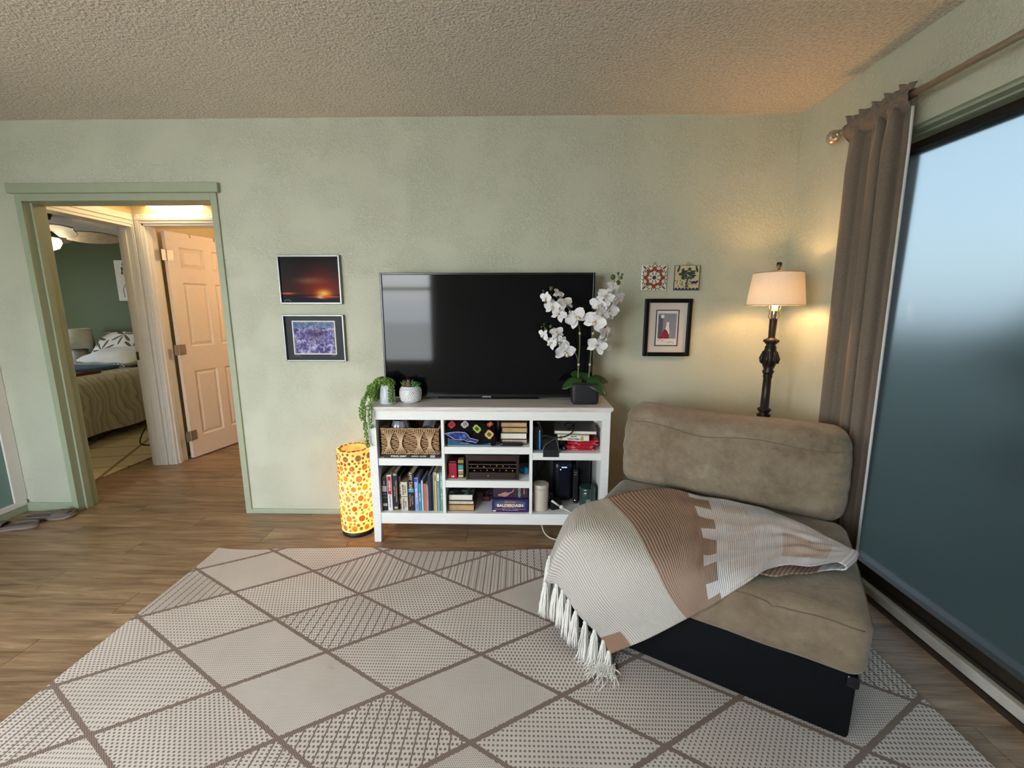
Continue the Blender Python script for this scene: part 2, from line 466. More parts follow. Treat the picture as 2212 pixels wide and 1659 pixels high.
struct('trim_6', m, SILLW, label='pale painted sill under the sliding door')
m = MB(); m.box(1.60, 1.72, DY1, DY0, DZ - 0.012, DZ); m.box(1.64, 1.66, DY1, DY0, DZ - 0.02, DZ - 0.012)
struct('trim_7', m, TRIMG, label='green stepped head trim above the sliding door')

# outside the sliding door: patio, lawn and shrubs added only for blurred dark shapes in the frosted film
GRASSM = plain('garden_lawn', srgb(40, 52, 40), 0.9, var=0.3, scale=6, bump=0.6)
m = MB(); m.box(XR + 0.24, 40, -40, 30, -0.25, -0.08)
o = struct('ground_outside', m, GRASSM)
m = MB(); m.box(-40, XR + 0.24, -40, FRONT_Y - 0.2, -0.25, -0.08); m.box(-40, XL - .12, FRONT_Y - .2, -0.02, -0.25, -0.08)
struct('ground_yard', m, plain('pale_bounce_ground', srgb(206, 200, 188), 0.9))  # unseen yard, made pale to bounce daylight up to the ceiling
LEAFM = plain('shrub_foliage', srgb(38, 58, 50), 0.8, var=0.5, scale=14, bump=0.5)
def shrub(x, y, r, hgt, label, sd):
    rnd = random.Random(sd); m = MB()
    for k in range(26):
        a = rnd.uniform(0, 2 * PI); q = rnd.uniform(0, 0.75) * r; zz = rnd.uniform(0.1, 0.9) * hgt
        s = r * rnd.uniform(0.25, 0.45) * (1.15 - 0.5 * zz / hgt)
        m.ball((x + q * math.cos(a), y + q * math.sin(a), zz - 0.05), s, s, s * 0.8, 10, 6)
    t = thing('shrub', label, 'shrub', (x, y, -0.08), 0, 'shrubs added beyond the frosted door')
    obj('foliage', m, LEAFM, t, True); q = MB(); q.tube([(x, y, -0.08), (x, y, hgt * 0.5)], 0.04); obj('stem', q, DARKJ, t)
shrub(3.6, -0.7, 0.85, 1.45, 'added dark shrub beyond the frosted glass, nearest the curtain', 3)
shrub(3.9, -2.4, 0.95, 1.15, 'added low dark shrub beyond the frosted glass, nearest the camera', 4)
shrub(5.2, 0.9, 1.1, 1.9, 'tallest added dark shrub beyond the frosted glass', 5)
# ------------------------------------------------------------------ hall, bedroom doorway, second door
HB = 0.89                                                 # face of the hall's far wall
BX = -3.12                                                # hall face of the bedroom wall
m = MB()
m.box(BX - 0.11, BX, WT, 0.16, 0, 2.6); m.box(BX - 0.11, BX, 0.88, HB + 0.12, 0, 2.6); m.box(BX - 0.11, BX, 0.16, 0.88, 2.03, 2.6)
m.box(BX - 0.11, BX, HB + 0.12, 3.2, 0, 2.6)
struct('wall_hall_left', m, CREAM)
m = MB()
m.box(BX, -3.05, HB, HB + 0.12, 0, 2.6); m.box(-3.05, -2.22, HB, HB + 0.12, 2.03, 2.6); m.box(-2.22, -1.2, HB, HB + 0.12, 0, 2.6)
struct('wall_hall_back', m, CREAM)
m = MB(); m.box(-1.3, -1.2, WT, HB, 0, 2.6); struct('wall_hall_right', m, CREAM)
m = MB(); m.box(BX, -1.2, WT, HB, CEIL, CEIL + 0.1); struct('ceiling_hall', m, POPCORN)
# second room: short walls behind the open door
m = MB(); m.box(-3.2, -1.5, 2.5, 2.6, 0, 2.6); m.box(-1.6, -1.5, HB + 0.12, 2.6, 0, 2.6); struct('wall_far_room', m, CREAM)
m = MB(); m.box(-3.2, -1.5, HB + 0.12, 2.5, CEIL, CEIL + 0.1); struct('ceiling_far_room', m, POPCORN)
# casings: moulded boards
def casing_v(m, x0, x1, y, z0, z1, fx):
    """vertical moulding on a wall facing -y (three steps)"""
    w_ = x1 - x0
    m.bbox(x0, x1, y - 0.010, y, z0, z1, 0.002); m.bbox(x0 + w_ * 0.12, x1 - w_ * 0.30, y - 0.017, y - 0.008, z0, z1, 0.003); m.bbox(x0 + w_ * 0.74, x0 + w_ * 0.9, y - 0.014, y - 0.008, z0, z1, 0.002)
m = MB(); casing_v(m, -3.104, -3.05, HB, 0, 2.10, 1); struct('trim_8', m, WHITE, label='white moulded casing left of the panel door')
m = MB(); m.bbox(-3.10, -2.15, HB - 0.012, HB, 2.03, 2.10, 0.002); m.bbox(-3.10, -2.15, HB - 0.018, HB - 0.01, 2.05, 2.075, 0.003); struct('trim_9', m, WHITE, label='white casing over the panel door')
m = MB(); m.bbox(-3.056, -3.035, HB - 0.004, HB + 0.125, 0, 2.03, 0.002); m.bbox(-3.036, -3.024, HB + 0.02, HB + 0.055, 0, 2.02, 0.002)
m.bbox(-3.05, -2.22, HB - 0.004, HB + 0.125, 2.012, 2.032, 0.002)
struct('trim_10', m, WHITE, label='white jamb lining of the panel door')
# bedroom doorway casing on the plane x = BX (faces +x)
m = MB(); m.bbox(BX - 0.118, BX + 0.004, 0.866, 0.885, 0, 2.03, 0.002); m.bbox(BX - 0.085, BX - 0.045, 0.856, 0.868, 0, 2.02, 0.002)
m.bbox(BX, BX + 0.016, 0.868, HB, 0, 2.10, 0.003)
t11 = struct('trim_11', m, WHITE, label='white corner post of the bedroom doorway with strike plate')
m = MB(); m.bbox(BX - 0.115, BX - 0.09, 0.863, 0.8665, 0.93, 1.0, 0.001); m.ball((BX - 0.10, 0.864, 0.965), 0.006, 0.003, 0.008)
obj('strike_plate', m, plain('aged_steel', srgb(92, 84, 76), 0.35, 0.8), t11)
m = MB(); m.bbox(BX, BX + 0.012, 0.12, 0.87, 2.02, 2.10, 0.002); m.bbox(BX + 0.01, BX + 0.02, 0.12, 0.87, 2.05, 2.075, 0.003)
m.bbox(BX - 0.115, BX + 0.006, 0.12, 0.87, 2.0, 2.035, 0.002)
struct('trim_12', m, WHITE, label='white head casing of the bedroom doorway')

# six-panel door standing open into the far room
DOORW = plain('door_paint', srgb(236, 216, 196), 0.45, var=0.02)
hx, hy = -3.018, HB + 0.14
ang = math.atan2(1.62 - (HB + 0.17), -2.90 + 3.018)
door = thing('door_2', 'white six-panel interior door standing ajar beyond the hall', 'door', (hx, hy, 0), ang); door['kind'] = 'structure'; del door['category']
DWd, DHt, DT = 0.76, 2.0, 0.035
# local: x along the door from the hinge, -y is the face towards the camera side
cols = [(0.11, 0.345), (0.425, 0.66)]; rows = [(0.20, 0.80), (1.02, 1.58), (1.70, 1.88)]
m = MB()
xs = [0, 0.11, 0.345, 0.425, 0.66, DWd]; zs = [0.012, 0.20, 0.80, 1.02, 1.58, 1.70, 1.88, DHt]
for i in range(5):
    for j in range(7):
        hole = i in (1, 3) and j in (1, 3, 5)
        if not hole: m.box(xs[i], xs[i + 1], -DT, 0, zs[j], zs[j + 1])
obj('door_slab', m, DOORW, door, local=True)
for cx0, cx1 in cols:
    for z0, z1 in rows:
        m = MB(); e = 0.03
        for yf, s in ((-DT, 1), (0, -1)):
            a = [(cx0, yf, z0), (cx1, yf, z0), (cx1, yf, z1), (cx0, yf, z1)]
            b = [(cx0 + e * .5, yf + s * .012, z0 + e * .5), (cx1 - e * .5, yf + s * .012, z0 + e * .5), (cx1 - e * .5, yf + s * .012, z1 - e * .5), (cx0 + e * .5, yf + s * .012, z1 - e * .5)]
            c = [(cx0 + e * 1.4, yf + s * .003, z0 + e * 1.4), (cx1 - e * 1.4, yf + s * .003, z0 + e * 1.4), (cx1 - e * 1.4, yf + s * .003, z1 - e * 1.4), (cx0 + e * 1.4, yf + s * .003, z1 - e * 1.4)]
            fs = []
            for k in range(4):
                l = (k + 1) % 4
                fs += [(k, l, 4 + l, 4 + k), (4 + k, 4 + l, 8 + l, 8 + k)]
            fs.append((8, 9, 10, 11)); m.add(a + b + c, fs if s > 0 else [f[::-1] for f in fs])
        obj('panel', m, DOORW, door, local=True)
STEEL = plain('hinge_steel', srgb(168, 156, 140), 0.4, 0.5, var=0.1)
for z in (0.22, 1.0, 1.80):
    m = MB(); m.bbox(0.0, 0.055, -DT - 0.003, -DT, z - 0.045, z + 0.045, 0.001); m.lathe([(0.007, -0.047), (0.007, 0.047)], 10, TR(-0.006, -DT - 0.004, z))
    m.bbox(-0.05, -0.006, -DT - 0.005, -DT - 0.002, z - 0.045, z + 0.045, 0.001)
    obj('hinge', m, STEEL, door, local=True)
for x in (0.22, 0.46):
    m = MB(); m.box(x, x + 0.014, -DT - 0.004, -DT - 0.001, DHt - 0.03, DHt + 0.003); m.box(x, x + 0.014, -DT - 0.004, 0.004, DHt, DHt + 0.003)
    obj('over_door_hook', m, STEEL, door, local=True)

# hall light on the wall above the panel door
def emit(name, rgb, strength):
    g = N(name); e = g.n('Emission'); e.inputs[0].default_value = rgb + (1,); e.inputs[1].default_value = strength
    g.link(e.outputs[0], g.out.inputs[0]); return g.done()
BRASS = plain('antique_brass', srgb(120, 92, 52), 0.35, 0.9)
t = thing('hall_light', 'brass framed hall light glowing yellow above the panel door', 'light', (-2.75, HB, 2.17))
m = MB()
for z0, z1 in ((2.165, 2.178), (2.262, 2.275)): m.bbox(-3.0, -2.5, HB - 0.13, HB, z0, z1, 0.003)
m.bbox(-3.0, -2.985, HB - 0.13, HB, 2.178, 2.262, 0.002); m.bbox(-2.515, -2.5, HB - 0.13, HB, 2.178, 2.262, 0.002)
m.f = m.f; obj('brass_frame', m, BRASS, t)
m = MB(); m.bbox(-2.98, -2.52, HB - 0.12, HB - 0.01, 2.158, 2.26, 0.006); obj('diffuser', m, emit('hall_light_glow', (1.0, 0.74, 0.38), 10.0), t, label='glowing diffuser')

# unseen globe light added to the far room to brighten the open door
t = thing('added_globe_light', 'unseen round white wall light added inside the far room behind the panel door', 'light', (-1.62, 1.55, 1.95))
m = MB(); m.ball((-1.72, 1.55, 1.95), .07, None, None, 20, 14); obj('globe', m, emit('globe_glow', (1.0, 0.76, 0.54), 50.0), t, True)
m = MB(); m.lathe([(.05, 0), (.05, .012), (.02, .02), (.02, .04)], 20, TR(-1.60, 1.55, 1.95, 0, 0, -PI / 2)); obj('wall_plate', m, BRASS, t, 40)

# ------------------------------------------------------------------ bedroom
BY, BC = 3.15, 2.26
m = MB(); m.box(-7.2, BX - 0.11, BY, BY + 0.12, 0, 2.6); struct('wall_bedroom_back', m, DEEPG)
m = MB(); m.box(-7.2, -7.08, WT, 1.35, 0, 2.6); m.box(-7.2, -7.08, 2.05, BY, 0, 2.6); m.box(-7.2, -7.08, 1.35, 2.05, 0, 0.8); m.box(-7.2, -7.08, 1.35, 2.05, 2.05, 2.6)
struct('wall_bedroom_left', m, DEEPG)
m = MB(); m.box(-7.08, BX - 0.11, WT, BY, BC, BC + 0.1); struct('ceiling_bedroom', m, POPCORN)
m = MB()
for a, b in ((1.35, 1.40), (2.0, 2.05), (1.68, 1.72)): m.box(-7.17, -7.1, a, b, 0.8, 2.05)
for a, b in ((0.8, 0.85), (2.0, 2.05)): m.box(-7.17, -7.1, 1.35, 2.05, a, b)
struct('window_2', m, WHITE)
m = MB(); m.box(-7.0, -3.44, 0.2, BY, 0.0, 0.001); struct('floor_bedroom', m, PLANK)
# bedroom rug
g = N('bedroom_rug_weave'); x, y, z = g.sep(g.coord('Object'))
a = g.m_('FRACT', g.m_('ADD', g.m_('MULTIPLY', x, 1.9), g.m_('MULTIPLY', y, 0.9))); b = g.m_('FRACT', g.m_('SUBTRACT', g.m_('MULTIPLY', x, 0.7), g.m_('MULTIPLY', y, 3.2)))
ln = g.m_('MAXIMUM', g.m_('LESS_THAN', a, 0.06), g.m_('LESS_THAN', b, 0.05))
g.color(g.mix(ln, srgb(206, 190, 158), srgb(150, 126, 92))); RUG2 = g.done(0.9, spec=0.1)
m = MB(); m.bbox(-6.2, -3.40, 0.42, 2.6, 0.001, 0.012, 0.003)
tag(obj('bedroom_rug', m, RUG2), 'beige lattice rug on the bedroom floor', 'rug')
# bed
BZ = 0.655; bx1 = -4.28; by0, by1 = 0.75, 3.08; bx0 = -5.60
bed = thing('bed', 'bed with grey-beige wavy striped quilt seen through the doorway', 'bed', ((bx0 + bx1) / 2, (by0 + by1) / 2, 0))
g = N('wavy_striped_quilt'); v = g.coord('Object'); n1 = g.noise(v, 2.4, 2)
x, y, z = g.sep(v); ph = g.m_('ADD', g.m_('MULTIPLY', g.m_('ADD', g.m_('MULTIPLY', x, .5), y), 7.5), g.m_('ADD', g.m_('MULTIPLY', n1, 2.6), g.m_('MULTIPLY', z, 1.2)))
fr = g.m_('FRACT', ph); g.color(g.ramp(fr, [(0.0, srgb(112, 106, 88)), (0.05, srgb(170, 163, 145)), (0.45, srgb(190, 184, 168)), (0.52, srgb(166, 158, 140)), (0.75, srgb(196, 190, 174)), (1.0, srgb(180, 172, 154))]))
g.bump(g.noise(v, 6, 3), 0.5, 0.03); QUILT = g.done(0.85, spec=0.1)
m = MB(); m.rbox((bx1 - bx0) / 2 - 0.03, (by1 - by0) / 2, 0.17, 0.05, 8, None, TR((bx0 + bx1) / 2 - 0.02, (by0 + by1) / 2, BZ - 0.19)); obj('mattress', m, plain('mattress_ticking', srgb(214, 208, 196), 0.8), bed, True)
m = MB()
rows_ = []
for i in range(60):
    yy = by0 - 0.02 + (by1 - by0 - 0.02) * i / 59; row = []
    for k, (dx, zz) in enumerate(((-1.5, BZ), (-0.8, BZ + .01), (-0.2, BZ + .012), (-0.05, BZ), (0.0, BZ - 0.05), (0.015, 0.42), (0.02, 0.28), (0.03, 0.11))):
        wv = 0.02 * math.sin(yy * 11 + k) * (k > 3) * (k - 3) / 4
        row.append((bx1 + dx + wv, yy, zz))
    rows_.append(row)
m.grid(rows_); obj('quilt', m, QUILT, bed, True)
for x_, y_ in ((bx1 - 0.15, by0 + 0.7), (bx1 - 0.15, by1 - 0.1), (bx0 + 0.1, by0 + 0.7), (bx0 + 0.1, by1 - 0.1)):
    m = MB(); m.bbox(x_ - 0.03, x_ + 0.03, y_ - 0.03, y_ + 0.03, 0.012, 0.28, 0.004); obj('leg', m, plain('black_bed_leg', srgb(28, 26, 26), 0.5), bed)
m = MB(); m.bbox(bx0 + 0.04, bx1 - 0.06, by0 + 0.04, by1, 0.22, 0.30, 0.01); obj('bed_base', m, plain('black_bed_leg', (0.01, 0.01, 0.01)), bed)
# pillows
g = N('palm_print_pillowcase'); gx, gy, gz = g.sep(g.coord('Generated')); msk = None
for cx_, cy_, rot_ in ((.30, .42, .3), (.82, .50, 1.1), (.06, .80, 2.0), (.55, .92, .7)):
    dx = g.m_('MULTIPLY', g.m_('SUBTRACT', gx, cx_), 1.5); dy = g.m_('SUBTRACT', gz, cy_); r_ = g.m_('SQRT', g.m_('ADD', g.m_('MULTIPLY', dx, dx), g.m_('MULTIPLY', dy, dy)))
    a_ = g.m_('ADD', g.m_('ARCTAN2', dy, dx), rot_); pt = g.m_('GREATER_THAN', g.m_('COSINE', g.m_('MULTIPLY', a_, 7.0)), g.m_('MULTIPLY_ADD', r_, 4.2, -.35))
    msk = pt if msk is None else g.m_('MAXIMUM', msk, pt)
g.color(g.mix(msk, srgb(226, 224, 216), srgb(98, 98, 78))); PALM = g.done(0.8, spec=0.1)
def pillow(label, mat_, M, sx, sy, sz, seam=True):
    def wp(q):
        e = (abs(q.x) / sx) ** 2; f = (abs(q.y) / sy) ** 2
        k = max(0.16, (1 - e ** 1.6) ** .6 * (1 - f ** 1.6) ** .6 if e < 1 and f < 1 else 0.16)
        return Vector((q.x, q.y, q.z * k + 0.006 * math.sin(q.x * 21 + q.y * 13)))
    m = MB(); m.rbox(sx, sy, sz, sz * 0.6, 14, wp, M)
    t = thing('pillow', label, 'pillow', M.translation, 0, 'pillows on the bed'); obj('pillow_case', m, mat_, t, True)
    return t
pillow('pillow with grey palm leaf print propped against the bedroom wall', PALM, TR(-5.26, 2.90, BZ + 0.20, 0.0, math.radians(50)), 0.36, 0.24, 0.10)
p2 = pillow('plain white pillow lying in front of the palm print pillow', plain('white_pillow_linen', srgb(226, 226, 224), 0.85, var=0.04, scale=8, bump=0.4), TR(-4.96, 2.56, BZ + 0.112, -0.2, math.radians(10)), 0.42, 0.25, 0.10)
m = MB()
for k in range(3): m.tube(spline([(-4.82 + k * .02, 2.31, BZ + .09), (-4.80 + k * .05, 2.27, BZ + .04), (-4.76 + k * .05, 2.25, BZ + .022)], 6), 0.006, 5)
obj('tie', m, plain('white_pillow_linen', (0.8, 0.8, 0.8)), p2, True)
# blue folded blanket, tray, sheet
m = MB(); m.rbox(0.40, 0.17, 0.02, 0.016, 8, lambda q: q + Vector((0, 0, 0.006 * math.sin(q.x * 14) * math.cos(q.y * 11))), TR(-5.1, 2.07, BZ + 0.034, 0.0))
tag(obj('folded_blanket', m, plain('slate_blue_cotton', srgb(70, 96, 122), 0.85, var=0.15), None, True), 'slate blue folded blanket lying on the bed', 'blanket')
t = thing('serving_tray', 'brown wooden tray with raised rim lying on the bed', 'tray', (-4.78, 1.72, BZ + .012))
m = MB(); m.bbox(-5.0, -4.56, 1.56, 1.84, BZ + 0.012, BZ + 0.022, 0.003); obj('tray_base', m, plain('walnut', srgb(86, 58, 38), 0.5, var=0.2), t)
m = MB()
m.bbox(-5.0, -4.56, 1.55, 1.562, BZ + 0.012, BZ + 0.045, 0.003); m.bbox(-5.0, -4.56, 1.838, 1.85, BZ + 0.012, BZ + 0.045, 0.003); m.bbox(-5.01, -4.998, 1.55, 1.85, BZ + 0.012, BZ + 0.045, 0.003); m.bbox(-4.562, -4.55, 1.55, 1.85, BZ + 0.012, BZ + 0.045, 0.003)
obj('rim', m, plain('walnut', (0.1, 0.05, 0.03)), t)
# bedside lamp and table
t = thing('bedside_table', 'dark bedside table left of the bed', 'table', (-5.9, 2.85, 0))
WEN = plain('dark_wenge', srgb(40, 32, 28), 0.5)
m = MB(); m.bbox(-6.15, -5.63, 2.62, 3.1, 0.50, 0.53, 0.004); obj('table_top', m, WEN, t)
for x_ in (-6.13, -5.69):
    for y_ in (2.64, 3.04): m = MB(); m.bbox(x_, x_ + .04, y_, y_ + .04, 0.001, 0.50, 0.003); obj('leg', m, WEN, t)
lx, ly = -5.80, 2.85
t = thing('bedside_lamp', 'bedside lamp with plain grey-white drum shade and ribbed base', 'lamp', (lx, ly, 0.53))
m = MB(); m.lathe([(0.165, 0.842), (0.150, 1.095), (0.146, 1.095), (0.161, 0.842)], 32, TR(lx, ly, 0)); obj('lamp_shade', m, plain('linen_shade', srgb(206, 202, 190), 0.85), t, True)
m = MB(); prof = []
for k in range(15): prof.append((0.075 + 0.012 * (k % 2) + 0.02 * math.sin(k / 14 * PI), 0.532 + 0.30 * k / 14))
m.lathe([(0.0, 0.531)] + prof + [(0.012, 0.85), (0.012, 0.95)], 24, TR(lx, ly, 0)); obj('lamp_base', m, plain('ribbed_ceramic', srgb(170, 164, 150), 0.5), t, True)
# canvas on the green wall
t = thing('wall_canvas', 'white canvas with a plant in a glass vase on the green wall', 'picture', (-5.2, BY, 1.45))
CX0, CX1, CZ0, CZ1 = -5.41, -4.96, 1.455, 1.985
m = MB(); m.bbox(CX0, CX1, BY - 0.03, BY, CZ0, CZ1, 0.002); obj('canvas', m, plain('white_canvas', srgb(228, 226, 218), 0.8), t)
m = MB(); VP = []
cxp = -5.27
m.tube([(cxp, BY - 0.031, 1.52), (cxp + .0, BY - 0.031, 1.85)], 0.004, 5)
for k, (dx, dz, r) in enumerate(((-.04, 1.87, .03), (.03, 1.90, .03), (-.02, 1.93, .028), (.035, 1.84, .026), (-.045, 1.82, .024))):
    m.ball((cxp + dx, BY - 0.031, dz), .014, .002, r, 8, 5)
m.tube(spline([(cxp - .05, BY - .031, 1.50), (cxp - .06, BY - .031, 1.60), (cxp - .02, BY - .031, 1.68), (cxp - .02, BY - .031, 1.74)], 10), .003, 5)
m.tube(spline([(cxp + .05, BY - .031, 1.50), (cxp + .06, BY - .031, 1.60), (cxp + .02, BY - .031, 1.68), (cxp + .02, BY - .031, 1.74)], 10), .003, 5)
obj('plant_print', m, plain('ink_green', srgb(70, 78, 62), 0.8), t)
# ceiling fan with light
fx, fy, fz = -4.62, 1.60, 2.07
FANM = plain('weathered_fan_wood', srgb(172, 162, 150), 0.6, var=0.15)
t = thing('ceiling_fan', 'ceiling fan with woven leaf-shaped blades and lit bowl', 'fan', (fx, fy, BC))
m = MB(); m.lathe([(0.0, BC), (0.07, BC - .005), (0.05, BC - .05), (0.015, BC - .06), (0.015, fz + .07), (0.09, fz + .06), (0.12, fz + 0.02), (0.12, fz - .03), (0.06, fz - .05), (0, fz - .05)], 28, TR(fx, fy, 0)); obj('motor', m, plain('bronze_fan', srgb(86, 74, 64), 0.4, 0.5), t, True)
bm_ = MB(); L = 0.44; P_ = []
for i in range(15):
    s_ = i / 14; wd = 0.095 * math.sin(PI * min(1, 0.12 + s_ * 0.9)) ** 0.6 + 0.006
    P_.append([(0.14 + L * s_, -wd, 0.012 + .0), (0.14 + L * s_, 0, 0.02), (0.14 + L * s_, wd, 0.0)])
bm_.grid(P_); bm_.grid([[(a[0], a[1], a[2] - .008) for a in r[::-1]] for r in P_])
bme = mesh_of('blade', bm_, FANM, True)
for k in range(5):
    o = bpy.data.objects.new('blade', bme); COL.objects.link(o); o.parent = t; o.location = (0, 0, fz - BC); o.rotation_euler = Euler((math.radians(-24), 0, math.radians(47 + 72 * k)))
m = MB(); m.lathe([(0.10, fz - .05), (0.105, fz - .08), (0.08, fz - .13), (0.03, fz - .155), (0, fz - .16)], 24, TR(fx, fy, 0)); obj('light_bowl', m, emit('fan_light_glow', (1.0, 0.82, 0.50), 14.0), t, True, label='glowing glass bowl')
# dark cord on the bedroom floor
m = MB(); m.tube(spline([(-3.78, 1.62, 0.30), (-3.86, 1.52, 0.14), (-3.84, 1.42, 0.03), (-3.72, 1.36, 0.018), (-3.60, 1.40, 0.018)], 22), 0.006, 6); m.bbox(-3.63, -3.57, 1.385, 1.415, 0.013, 0.035, 0.004)
tag(obj('floor_cable', m, plain('black_rubber', srgb(18, 18, 18), 0.6), None, True), 'thin black cord curling on the bedroom rug by the door post', 'cord')
# ------------------------------------------------------------------ media console
g = N('white_brushed_paint'); v = g.coord('Object', (2, 2, 2)); mp = g.n('Mapping'); g.link(g.coord('Object'), mp.inputs[0]); mp.inputs['Scale'].default_value = (3, 40, 60)
nz = g.noise(mp.outputs[0], 3, 4)
g.color(g.ramp(nz, [(0.3, srgb(232, 231, 226)), (0.6, srgb(238, 237, 233))])); g.bump(nz, 0.1, 0.001); CABW = g.done(0.4, spec=0.4)
g = N('whitewashed_wood_top'); mp = g.n('Mapping'); g.link(g.coord('Object'), mp.inputs[0]); mp.inputs['Scale'].default_value = (2, 30, 30)
nz = g.noise(mp.outputs[0], 4, 5, 0.65); g.color(g.ramp(nz, [(0.3, srgb(196, 186, 178)), (0.5, srgb(220, 214, 208)), (0.7, srgb(236, 232, 228))])); g.bump(nz, 0.2, 0.002); CABTOP = g.done(0.45)
CF, CB = -0.35, -0.03                                     # front, back
CX0, CX1 = -0.86, 0.50
ZT0, ZT = 0.795, 0.822
cab = thing('media_console', 'white wooden media console with open shelves under the television', 'cabinet', (-0.18, -0.19, 0))
m = MB(); m.bbox(CX0 - 0.012, CX1 + 0.012, CF - 0.012, CB + 0.008, ZT0 + 0.006, ZT, 0.003); m.bbox(CX0 - 0.004, CX1 + 0.004, CF - 0.004, CB, ZT0, ZT0 + 0.006, 0.001); obj('top', m, CABTOP, cab)
LW = 0.045
for x0, s in ((CX0, 1), (CX1, -1)):
    for ya, yb in ((CF, CF + 0.045), (CB - 0.045, CB)):
        a, b = (x0, x0 + s * LW) if s > 0 else (x0 + s * LW, x0)
        m = MB(); sp = -s * 0.006
        lo = [(a + (0.0 if s > 0 else .006), ya, 0), (b - (0.006 if s > 0 else 0), ya, 0), (b - (.006 if s > 0 else 0), yb, 0), (a + (0 if s > 0 else .006), yb, 0)]
        m.hexa(lo, [(a, ya, 0.13), (b, ya, 0.13), (b, yb, 0.13), (a, yb, 0.13)])
        m.box(a, b, ya, yb, 0.13, ZT0); obj('leg', m, CABW, cab)
    a, b = (x0 + .008, x0 + .026) if s > 0 else (x0 - .026, x0 - .008)
    m = MB(); m.box(a, b, CF + .045, CB - .045, 0.116, ZT0); obj('side_panel', m, CABW, cab)
IX0, IX1 = CX0 + LW, CX1 - LW
m = MB(); m.bbox(IX0, IX1, CF + .003, CF + .022, 0.744, ZT0, 0.0015); obj('top_rail', m, CABW, cab)
m = MB(); m.bbox(IX0, IX1, CF + .003, CF + .022, 0.116, 0.183, 0.0015); obj('bottom_rail', m, CABW, cab)
m = MB(); m.box(CX0 + .026, CX1 - .026, CF + .022, CB - .012, 0.165, 0.183); obj('bottom_shelf', m, CABW, cab)
D1a, D1b, D2a, D2b = -0.449, -0.432, 0.052, 0.069
for a, b in ((D1a, D1b), (D2a, D2b)):
    m = MB(); m.bbox(a, b, CF + .006, CB - .012, 0.183, 0.744, 0.001); obj('divider', m, CABW, cab)
SH = {'l': 0.514, 'm1': 0.586, 'm2': 0.383, 'r': 0.553}
for a, b, z in ((CX0 + .026, D1a, .514), (D1b, D2a, .586), (D1b, D2a, .383), (D2b, CX1 - .026, .553)):
    m = MB(); m.box(a, b, CF + .024, CB - .012, z - .02, z); m.bbox(max(a, IX0) if a < -.5 else a, min(b, IX1) if b > .4 else b, CF + .008, CF + .024, z - .042, z, 0.0015); obj('shelf', m, CABW, cab)
m = MB(); m.box(CX0 + .026, CX1 - .026, CB - .012, CB - .004, 0.165, ZT0); obj('back_panel', m, plain('shade_toned_back_board', srgb(92, 90, 92), 0.7), cab)  # board colour darkened to stand in for the shade inside the bays

# ------------------------------------------------------------------ television
TX0, TX1, TZ0, TZ1, TY = -0.812, 0.422, 0.838, 1.561, -0.155
tv = thing('television', 'large black flat television standing on the white console', 'television', ((TX0 + TX1) / 2, TY + .03, ZT))
g = N('tv_screen_glass'); g.color((0.004, 0.004, 0.006)); SCREEN = g.done(0.06, spec=0.30)
TVB = plain('black_gloss_plastic', (0.008, 0.008, 0.009), 0.25)
bz = 0.012
m = MB()
for a in ((TX0, TX0 + bz, TZ0, TZ1), (TX1 - bz, TX1, TZ0, TZ1), (TX0 + bz, TX1 - bz, TZ1 - bz, TZ1), (TX0 + bz, TX1 - bz, TZ0, TZ0 + .018)):
    m.bbox(a[0], a[1], TY - 0.006, TY + .03, a[2], a[3], 0.002)
obj('bezel', m, TVB, tv)
m = MB(); m.box(TX0 + bz, TX1 - bz, TY, TY + .02, TZ0 + .018, TZ1 - bz); obj('screen', m, SCREEN, tv)
m = MB(); m.bbox(TX0 + .02, TX1 - .02, TY + .02, TY + .055, TZ0 + .01, TZ1 - .02, 0.008); obj('back_shell', m, TVB, tv)
m = MB(); m.bbox(-.50, .11, TY + .012, TY + .10, ZT, ZT + .008, 0.003); m.bbox(-.29, -.10, TY + .02, TY + .05, ZT + .006, TZ0 + .05, .004); obj('stand', m, TVB, tv)
m = MB(); m.bbox(-.232, -.172, TY - .012, TY - .004, TZ0 - .006, TZ0 + .012, 0.002); lg = obj('logo_plate', m, TVB, tv)
lettering('lettering', 'SAMSUNG', 0.0115, face(-.202, TY - .0125, TZ0 + .0035), plain('silver_print', srgb(210, 212, 216), 0.3, 0.5), lg, bold=.0002)

# ------------------------------------------------------------------ pictures on the wall
SILVER = plain('brushed_silver', srgb(138, 140, 138), 0.35, 0.8, var=0.04)
GLASSP = None
def frame(m, x0, x1, z0, z1, w_, y0, y1, r=.002):
    m.bbox(x0, x0 + w_, y0, y1, z0, z1, r); m.bbox(x1 - w_, x1, y0, y1, z0, z1, r)
    m.bbox(x0 + w_ - .001, x1 - w_ + .001, y0, y1, z1 - w_, z1, r); m.bbox(x0 + w_ - .001, x1 - w_ + .001, y0, y1, z0, z0 + w_, r)
